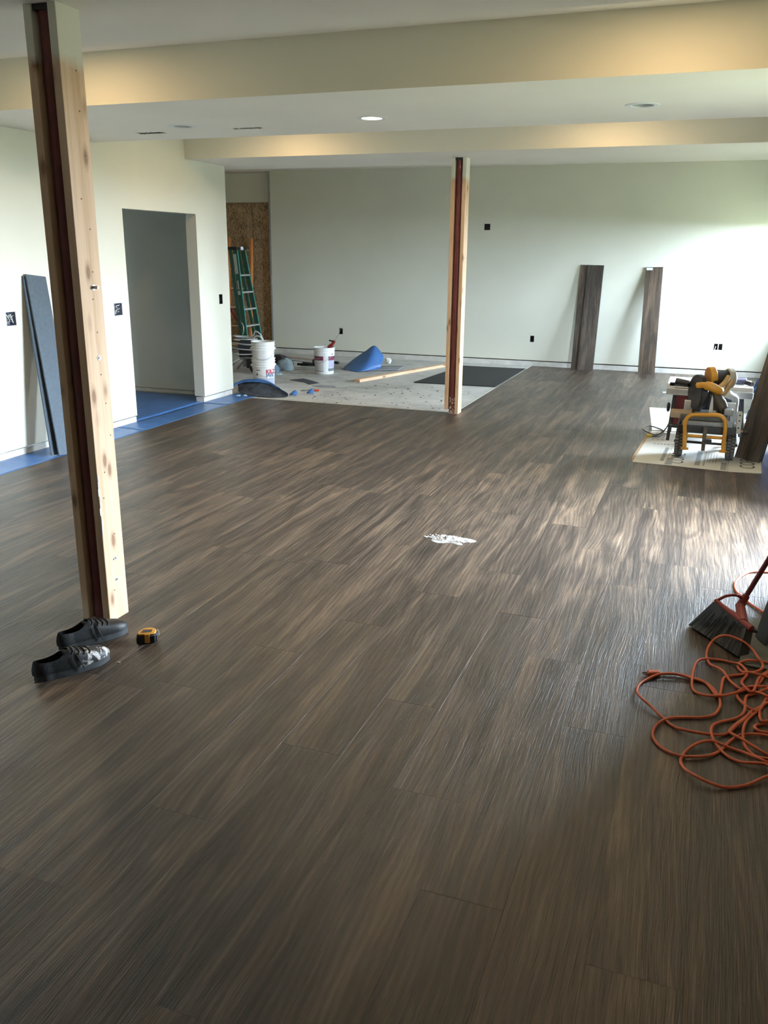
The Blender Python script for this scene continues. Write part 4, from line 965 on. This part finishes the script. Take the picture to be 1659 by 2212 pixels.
# pale vacuum hose / round grey thing beside
rn = thing('hose_coil', 'pale grey flexible hose end hanging beside the mitre saw', 'hose', (0.33, 8.1, 0.006))
MB().tube(catmull([(0.27, 7.98, 0.50), (0.31, 8.02, 0.47), (0.315, 8.06, 0.36), (0.33, 8.10, 0.20), (0.36, 8.14, 0.03)], 6), 0.03, 12).build('hose', M('pale_hose', (0.55, 0.55, 0.57), 0.5), rn, smooth=60)
MB().cyl((0.265, 7.975, 0.505), (0.235, 7.95, 0.525), 0.034, 0.036, 14).build('hose_cuff', WHITEPL, rn, smooth=40)
lump('tarp_bundle', 'crumpled blue tarp heaped beside the table saw', 'tarp', (0.66, 9.15, 0.20), (0.15, 0.22, 0.34), M('blue_tarp', (0.03, 0.075, 0.22), 0.45, 0, 0.3, 12, 0.4, 30), 2.2, 0.45, zf=0.0065)
lump('tool_bag', 'black soft tool bag on the carton beside the table saw', 'bag', (0.58, 8.82, 0.12), (0.10, 0.12, 0.20), M('black_bag_canvas', (0.012, 0.013, 0.016), 0.7, 0, 0.3, 30), 6.2, 0.3, zf=0.0065)
for i, (x, y, a) in enumerate(((-0.37, 11.35, 25),)):
    tag(MB().obox((x, y, 0.006), (0.13, 0.02, 0.012), R('Z', 40)).build('wood_sliver', WHITEPL, None, loc=(x, y, 0)), 'thin white offcut stick on the planks below the back wall', 'offcut')

# ================================================================== BROOM, CORDS, SHOES, TAPE
br = thing('broom', 'red angle broom with black bristles leaning on the near wall', 'broom', (0.22, 3.88, 0))
A = Vector((0.097, 3.985, 0.001)); B = Vector((0.308, 3.715, 0.001)); C = Vector((0.185, 3.945, 0.150)); D = Vector((0.325, 3.795, 0.105))
nrm = (B - A).cross(C - A).normalized()
if nrm.y > 0: nrm = -nrm
core = MB()
n = core.addv([A - nrm * .028, B - nrm * .028, D - nrm * .02, C - nrm * .02, A + nrm * .028, B + nrm * .028, D + nrm * .02, C + nrm * .02])
for q in range(4):
    if core.v[n + q].z < 0.001: core.v[n + q].z = 0.001
for f in ((3, 2, 1, 0), (4, 5, 6, 7), (0, 1, 5, 4), (1, 2, 6, 5), (2, 3, 7, 6), (3, 0, 4, 7)): core.f.append([n + i for i in f])
core.build('bristle_block', M('black_bristles', (0.016, 0.017, 0.017), 0.6, 0, 0.5, 30), br)
bs = MB(); rr = random.Random(2)
for k in range(260):
    t = rr.random(); s = rr.uniform(-1, 1)
    p0 = C.lerp(D, t) + nrm * 0.019 * s; p1 = A.lerp(B, min(1, max(0, t + rr.uniform(-.02, .02)))) + nrm * 0.032 * s
    p1 += Vector((-0.006, -0.002, 0)) * rr.random(); p1.z = max(p1.z, 0.001)
    bs.tube([p0, p1], 0.0009, 3, caps=False)
o_ = bs.build('bristles', M('grey_black_bristles', (0.045, 0.047, 0.046), 0.5, 0, 0.5, 60), br); o_['kind'] = 'stuff'
hd = MB(); ax = (D - C)
hd.tube([C - ax * 0.04 + Vector((0, 0, .004)), C.lerp(D, .5) + Vector((0, 0, .004)), D + ax * 0.04 + Vector((0, 0, .004))], [0.010, 0.016, 0.017], 10); hd.build('head', RED, br, smooth=60)
P1 = Vector((0.293, 3.981, 0.150)); P2 = Vector((0.603, 4.162, 0.87))
MB().tube(catmull([C + Vector((0, 0, .008)), C.lerp(P1, .35) + Vector((0, 0, .032)), C.lerp(P1, .75) + Vector((0, 0, .036)), P1 + Vector((0, 0, .02))], 6), 0.007, 8).build('head_arch', RED, br, smooth=60)
MB().tube([C.lerp(D, .80) + Vector((0, 0, 0.0)), P1.lerp(P2, -0.02), P1.lerp(P2, 0.05)], [0.024, 0.021, 0.016], 12).build('socket', RED, br, smooth=60)
MB().tube([P1, P2], 0.0115, 12).build('handle', M('dark_red_handle', (0.10, 0.008, 0.014), 0.35), br, smooth=60)
MB().obox(D + Vector((0.018, -0.004, -0.004)), (0.03, 0.02, 0.012)).build('end_hook', BLACKPL, br)
gb = MB().prism([(0.318, 4.185), (0.420, 4.16), (0.515, 3.60), (0.292, 3.63)], 0.0, 0.010).build('floor_plank', M('grey_board_back', (0.10, 0.115, 0.115), 0.6, 0, 0.12, 20), None, loc=(0.39, 3.9, 0))
tag(gb, 'grey board back lying flat on the planks beside the broom', 'plank')
lean_plank('floor_plank', 'dark narrow plank leaning on the near wall beside the broom', (0.392, 3.905, 0.012), (XN - 0.012, 4.02, 1.15), (0.35, -0.94, 0), 0.10, 0.012, SLATE, SLATE)

# orange extension cord
S1 = [(-0.024,3.408),(0.042,3.43),(0.108,3.424),(0.161,3.398),(0.195,3.337),(0.211,3.257),(0.207,3.191),(0.183,3.132),(0.135,3.101),(0.067,3.076),(0.02,3.039),(-0.012,2.975),(-0.019,2.907),(0.003,2.852),(0.039,2.816),(0.084,2.8),(0.136,2.816),(0.18,2.847),(0.213,2.898),(0.244,2.968),(0.279,3.018),(0.325,3.044),(0.373,3.05)]
S3 = [(0.359,2.77),(0.292,2.704),(0.229,2.666),(0.18,2.658),(0.131,2.676),(0.094,2.717),(0.082,2.777),(0.098,2.842),(0.134,2.895),(0.179,2.924),(0.221,2.92),(0.254,2.918),(0.298,2.897),(0.333,2.866),(0.363,2.848)]
S8 = [(0.362,2.83),(0.332,2.836),(0.274,2.836),(0.231,2.864),(0.194,2.918),(0.178,2.983),(0.185,3.043),(0.214,3.097),(0.258,3.135),(0.287,3.164),(0.298,3.208),(0.302,3.282),(0.31,3.342)]
S2 = [(0.203,3.282),(0.161,3.393),(0.108,3.409),(0.042,3.411),(-0.015,3.392),(-0.053,3.362),(-0.089,3.301),(-0.098,3.223),(-0.083,3.162),(-0.041,3.108),(0.008,3.047),(0.05,2.999),(0.094,2.975),(0.141,2.964),(0.179,2.975),(0.218,3.002),(0.245,3.037),(0.269,3.08),(0.297,3.129),(0.319,3.198)]
S4 = [(0.241,3.486),(0.305,3.538),(0.363,3.576),(0.381,3.626),(0.368,3.7),(0.345,3.808),(0.306,3.878),(0.244,3.892),(0.196,3.835),(0.165,3.738),(0.159,3.652),(0.173,3.579),(0.204,3.536),(0.226,3.501),(0.251,3.438),(0.284,3.401),(0.318,3.384),(0.362,3.363),(0.389,3.349)]
S5 = [(0.4,3.569),(0.358,3.465),(0.318,3.404),(0.27,3.337),(0.22,3.288),(0.162,3.28),(0.119,3.307),(0.105,3.361),(0.109,3.488),(0.123,3.57),(0.159,3.624),(0.218,3.641),(0.267,3.621),(0.289,3.602),(0.31,3.566),(0.318,3.537),(0.299,3.478),(0.296,3.425)]
S6 = [(0.405,3.669),(0.331,3.654),(0.29,3.624),(0.285,3.594),(0.301,3.552),(0.327,3.541),(0.361,3.528),(0.398,3.532)]
S7 = [(0.393,3.428),(0.348,3.416),(0.31,3.406),(0.279,3.369),(0.274,3.319),(0.289,3.259),(0.312,3.222),(0.34,3.224),(0.358,3.258),(0.389,3.364)]
S9 = [(0.367,2.923),(0.318,2.95),(0.274,2.98),(0.248,3.01),(0.243,3.041),(0.257,3.079),(0.281,3.114),(0.306,3.158),(0.32,3.207),(0.354,3.266),(0.387,3.315)]
S10 = [(0.365,2.885),(0.323,2.899),(0.292,2.948),(0.286,3.017),(0.297,3.103),(0.323,3.182),(0.351,3.237),(0.35,3.175),(0.358,3.135)]
S12 = [(0.378,3.147),(0.348,3.131),(0.329,3.099),(0.33,3.066),(0.349,3.061),(0.375,3.079)]
path = S1 + [(0.44, 3.02), (0.48, 2.92), (0.43, 2.80)] + S3 + [(0.43, 2.84), (0.47, 2.80), (0.42, 2.79)] + S8 + [(0.33, 3.36)] + S7 + [(0.43, 3.42), (0.46, 3.36)] + S9[::-1] + [(0.44, 2.92), (0.46, 2.86), (0.42, 2.86)] + S10 + [(0.40, 3.17)] + S12 + [(0.44, 3.12), (0.49, 3.3), (0.47, 3.5)] + S5 + [(0.33, 3.36), (0.36, 3.5)] + [(0.40, 3.60), (0.44, 3.68)] + S6 + [(0.45, 3.50), (0.46, 3.40)] + S4[::-1] + [(0.222, 3.43), (0.215, 3.34)] + S2
rr = random.Random(9)
cx = thing('extension_lead', 'tangled orange extension cord looped over the dark planks', 'cord', (0.2, 3.2, 0))
RAISE = {(0.244, 3.892): 0.055, (0.306, 3.878): 0.055, (0.196, 3.835): 0.035, (0.345, 3.808): 0.035, (0.165, 3.738): 0.012, (0.368, 3.7): 0.02}
path3 = [(x * (1 - RAISE.get((x, y), 0) / 1.67), y * (1 - RAISE.get((x, y), 0) / 1.67), RAISE.get((x, y), 0)) for x, y in path]
pts = [Vector((x, y, zr + 0.0062 + (0.014 * (0.5 + 0.5 * math.sin(i * 1.31)) * (0.3 if i < 22 else 1.0)))) for i, (x, y, zr) in enumerate(path3)]
for i in range(1, 14): pass
MB().tube(catmull(pts, 5), 0.0056, 8).build('cable', ORANGE, cx, smooth=60)
turned(MB().box(-0.026, 0.024, -0.013, 0.013, 0.001, 0.024), Matrix.Translation((-0.045, 3.398, 0)) @ R('Z', 22)).build('plug', ORANGE, cx, bevel=0.005)
for s in (-1, 1): turned(MB().box(-0.046, -0.026, s * 0.006 - 0.001, s * 0.006 + 0.001, 0.009, 0.016), Matrix.Translation((-0.045, 3.398, 0)) @ R('Z', 22)).build('prong', GREYMET, cx)
c2_ = thing('extension_lead', 'single cord loop on the bright floor behind the broom handle', 'cord', (0.38, 4.6, 0))
lp = [(0.60, 4.90), (0.53, 4.885), (0.468, 4.877), (0.389, 4.851), (0.347, 4.798), (0.31, 4.702), (0.292, 4.607), (0.298, 4.508), (0.326, 4.446), (0.36, 4.358), (0.411, 4.273), (0.47, 4.20)]
MB().tube(catmull([(x, y, 0.0065) for x, y in lp], 6), 0.006, 8).build('cable', ORANGE, c2_, smooth=60)

# shoes
def shoe(name, label, heel, toe, mat, flip=1):
    hx, hy = heel; tx, ty = toe; L = math.hypot(tx - hx, ty - hy); ang = math.atan2(ty - hy, tx - hx) - math.pi / 2
    t = thing(name, label, 'shoe', ((hx + tx) / 2, (hy + ty) / 2, 0), ang, 'work shoes beside the near post')
    W = WM[t.name]
    def hw(s):      # half width along the shoe, heel 0 .. toe 1
        w = 0.037 + 0.013 * math.sin(min(1, max(0, (s - 0.2) / 0.8)) * math.pi) ** 0.9 + 0.004 * s
        if s < 0.15: w *= max(0.0, 1 - ((0.15 - s) / 0.15) ** 2) ** 0.5 * 0.999 + 0.001
        if s > 0.76: w *= max(0.0, 1 - ((s - 0.76) / 0.24) ** 2) ** 0.5 * 0.999 + 0.001
        return w
    def cl(s): return flip * 0.010 * math.sin(s * math.pi * 0.9)
    def top(s):
        if s < 0.44: return 0.088 + 0.016 * (s / 0.44) ** 2
        t_ = (s - 0.44) / 0.56
        return 0.060 + 0.044 * (1 - t_) ** 1.5 - (0.022 * max(0, (t_ - 0.72) / 0.28) ** 2)
    ns, na = 40, 24
    # sole
    mb = MB(); poly = [(cl(s) + hw(s) * 1.03, -L / 2 + L * s) for s in [i / 30 for i in range(31)]] + [(cl(s) - hw(s) * 1.03, -L / 2 + L * s) for s in [i / 30 for i in range(30, -1, -1)]]
    clean = []
    for q in poly:
        if not clean or math.hypot(q[0] - clean[-1][0], q[1] - clean[-1][1]) > 1e-4: clean.append(q)
    mb.prism(clean, 0.001, 0.026, W); mb.build('sole', M('dirty_grey_sole', (0.035, 0.039, 0.041), 0.7, 0, 0.35, 30), t, smooth=40, bevel=0.004)
    def section(s, a, k=1.0):
        w = max(0.001, hw(s)) * k; h = (top(s) - 0.024) * k
        c = math.cos(a); sn = math.sin(a)
        x = w * math.copysign(abs(c) ** 0.8, c); z = 0.024 + h * sn ** 0.75
        if s < 0.5: x *= (1 - 0.30 * max(0, (z - 0.03) / 0.07))
        return Vector((cl(s) + x, -L / 2 + L * s + (0.010 * math.sin(min(1.0, z / 0.1) * math.pi * 0.9) * -1 + 0.016 * (z / 0.1) ** 2) * max(0.0, 1 - s / 0.2), z))
    S0 = 0.45
    def a_open(s):      # angle up to which the side wall reaches beside the opening
        q = min(1.0, max(0.0, s / S0)); return math.pi * (0.36 + 0.14 * max(0.0, (q - 0.62) / 0.38) ** 1.6 - 0.13 * math.sin(q * math.pi) ** 0.7)
    for nm, k, mt in (('upper', 1.0, mat), ('lining', 0.92, BLACKRUB)):
        mb = MB()
        mb.grid(lambda u, v: W @ section(S0 + (1 - S0) * u, math.pi * v, k), 26, na)
        for sd in (0, 1):
            mb.grid(lambda u, v: W @ section(S0 * u, (a_open(S0 * u) * v) if sd == 0 else math.pi - a_open(S0 * u) * v, k), 24, 12)
        mb.build(nm, mt, t, smooth=70)
    MB().prism([(cl(q) + hw(q) * 0.9, -L / 2 + L * q) for q in (0.03, 0.1, 0.25, 0.45, 0.6)] + [(cl(q) - hw(q) * 0.9, -L / 2 + L * q) for q in (0.6, 0.45, 0.25, 0.1, 0.03)], 0.026, 0.030, W).build('insole', BLACKRUB, t)
    # tongue
    tg = MB().grid(lambda u, v: W @ Vector((cl(.5) + (u - .5) * 0.045, -L / 2 + L * (0.36 + 0.22 * v), 0.098 - 0.016 * v - 0.012 * (2 * u - 1) ** 2)), 8, 6)
    tg.build('tongue', mat, t, smooth=70, solid=0.004)
    for q in range(4):
        s = 0.47 + 0.07 * q; lp = []
        for a in range(9):
            th = math.pi * (0.24 + 0.52 * a / 8); P = section(s + 0.012 * (1 if a % 8 else -1), th); P.z += 0.003; lp.append(W @ P)
        MB().tube(lp, 0.0026, 6).build('lace', M('black_lace', (0.02, 0.02, 0.021), 0.8), t, smooth=60)
    e = [W @ (section(0.5, math.pi * 0.22) + Vector((0.004, 0, 0.004))), W @ (section(0.52, math.pi * 0.10) + Vector((0.008, 0, 0.0))), W @ Vector((cl(.55) + hw(.55) + 0.012, -L / 2 + L * 0.56, 0.02))]
    MB().tube(catmull(e, 4), 0.0024, 6).build('loose_lace', M('black_lace', (0.02, 0.02, 0.021), 0.8), t, smooth=60)
    return t
shoe('work_shoe', 'scuffed black shoe with its toe splashed with white paint', (-2.382, 2.445), (-2.238, 2.735), mat_shoe('painted_black_leather', 0.9), 1)
shoe('work_shoe', 'worn plain black shoe touching the base of the near post', (-2.475, 2.70), (-2.325, 2.985), mat_shoe('black_leather', 0.0), -1)
tag(MB().obox((-2.165, 2.70, 0.002), (0.010, 0.005, 0.004), R('Z', 20)).build('white_crumb', WHITEPL, None, loc=(-2.165, 2.70, 0)), 'tiny white crumb on the planks between shoe and tape measure', 'debris')

# tape measure lying on its side
tm = thing('tape_measure', 'yellow and black tape measure lying on its side beside the shoes', 'tape measure', (-2.178, 2.925, 0), math.radians(35))
W = WM[tm.name]
outline = [(-0.042, -0.034), (0.030, -0.034), (0.040, -0.026), (0.044, -0.008)] + [(0.005 + 0.040 * math.cos(a), 0.0 + 0.042 * math.sin(a)) for a in [math.radians(d_) for d_ in range(5, 150, 12)]] + [(-0.040, 0.010), (-0.046, -0.015)]
def ins(k): return [(x * k, y * k) for x, y in outline]
MB().prism(outline, 0.0, 0.040, W).build('rubber_body', BLACKRUB, tm, smooth=30, bevel=0.005)
MB().prism(ins(0.90), 0.040, 0.048, W).build('yellow_case', M('bright_yellow_case', (0.66, 0.30, 0.035), 0.4, 0, 0.08), tm, smooth=30, bevel=0.004)
MB().prism([(-0.026, -0.016), (0.018, -0.018), (0.024, 0.008), (-0.016, 0.014)], 0.0482, 0.0492, W).build('face_label', M('brown_black_label', (0.03, 0.02, 0.025), 0.35), tm)
MB().box(-0.012, 0.010, -0.0365, -0.030, 0.004, 0.046, W).build('side_stripe', M('bright_yellow_case', (0.66, 0.30, 0.035)), tm, bevel=0.002)
for q in range(4): MB().box(0.016 + 0.007 * q, 0.020 + 0.007 * q, -0.036 + 0.002 * q, -0.030, 0.005, 0.036, W).build('grip_rib', BLACKRUB, tm)
MB().box(-0.047, -0.041, -0.030, -0.010, 0.004, 0.030, W).build('tape_mouth', BLACKPL, tm)
MB().tube([W @ Vector(q) for q in ((0.043, 0.012, 0.046), (0.049, 0.006, 0.040), (0.049, 0.004, 0.018))], 0.0016, 5).build('belt_clip', ALU, tm)
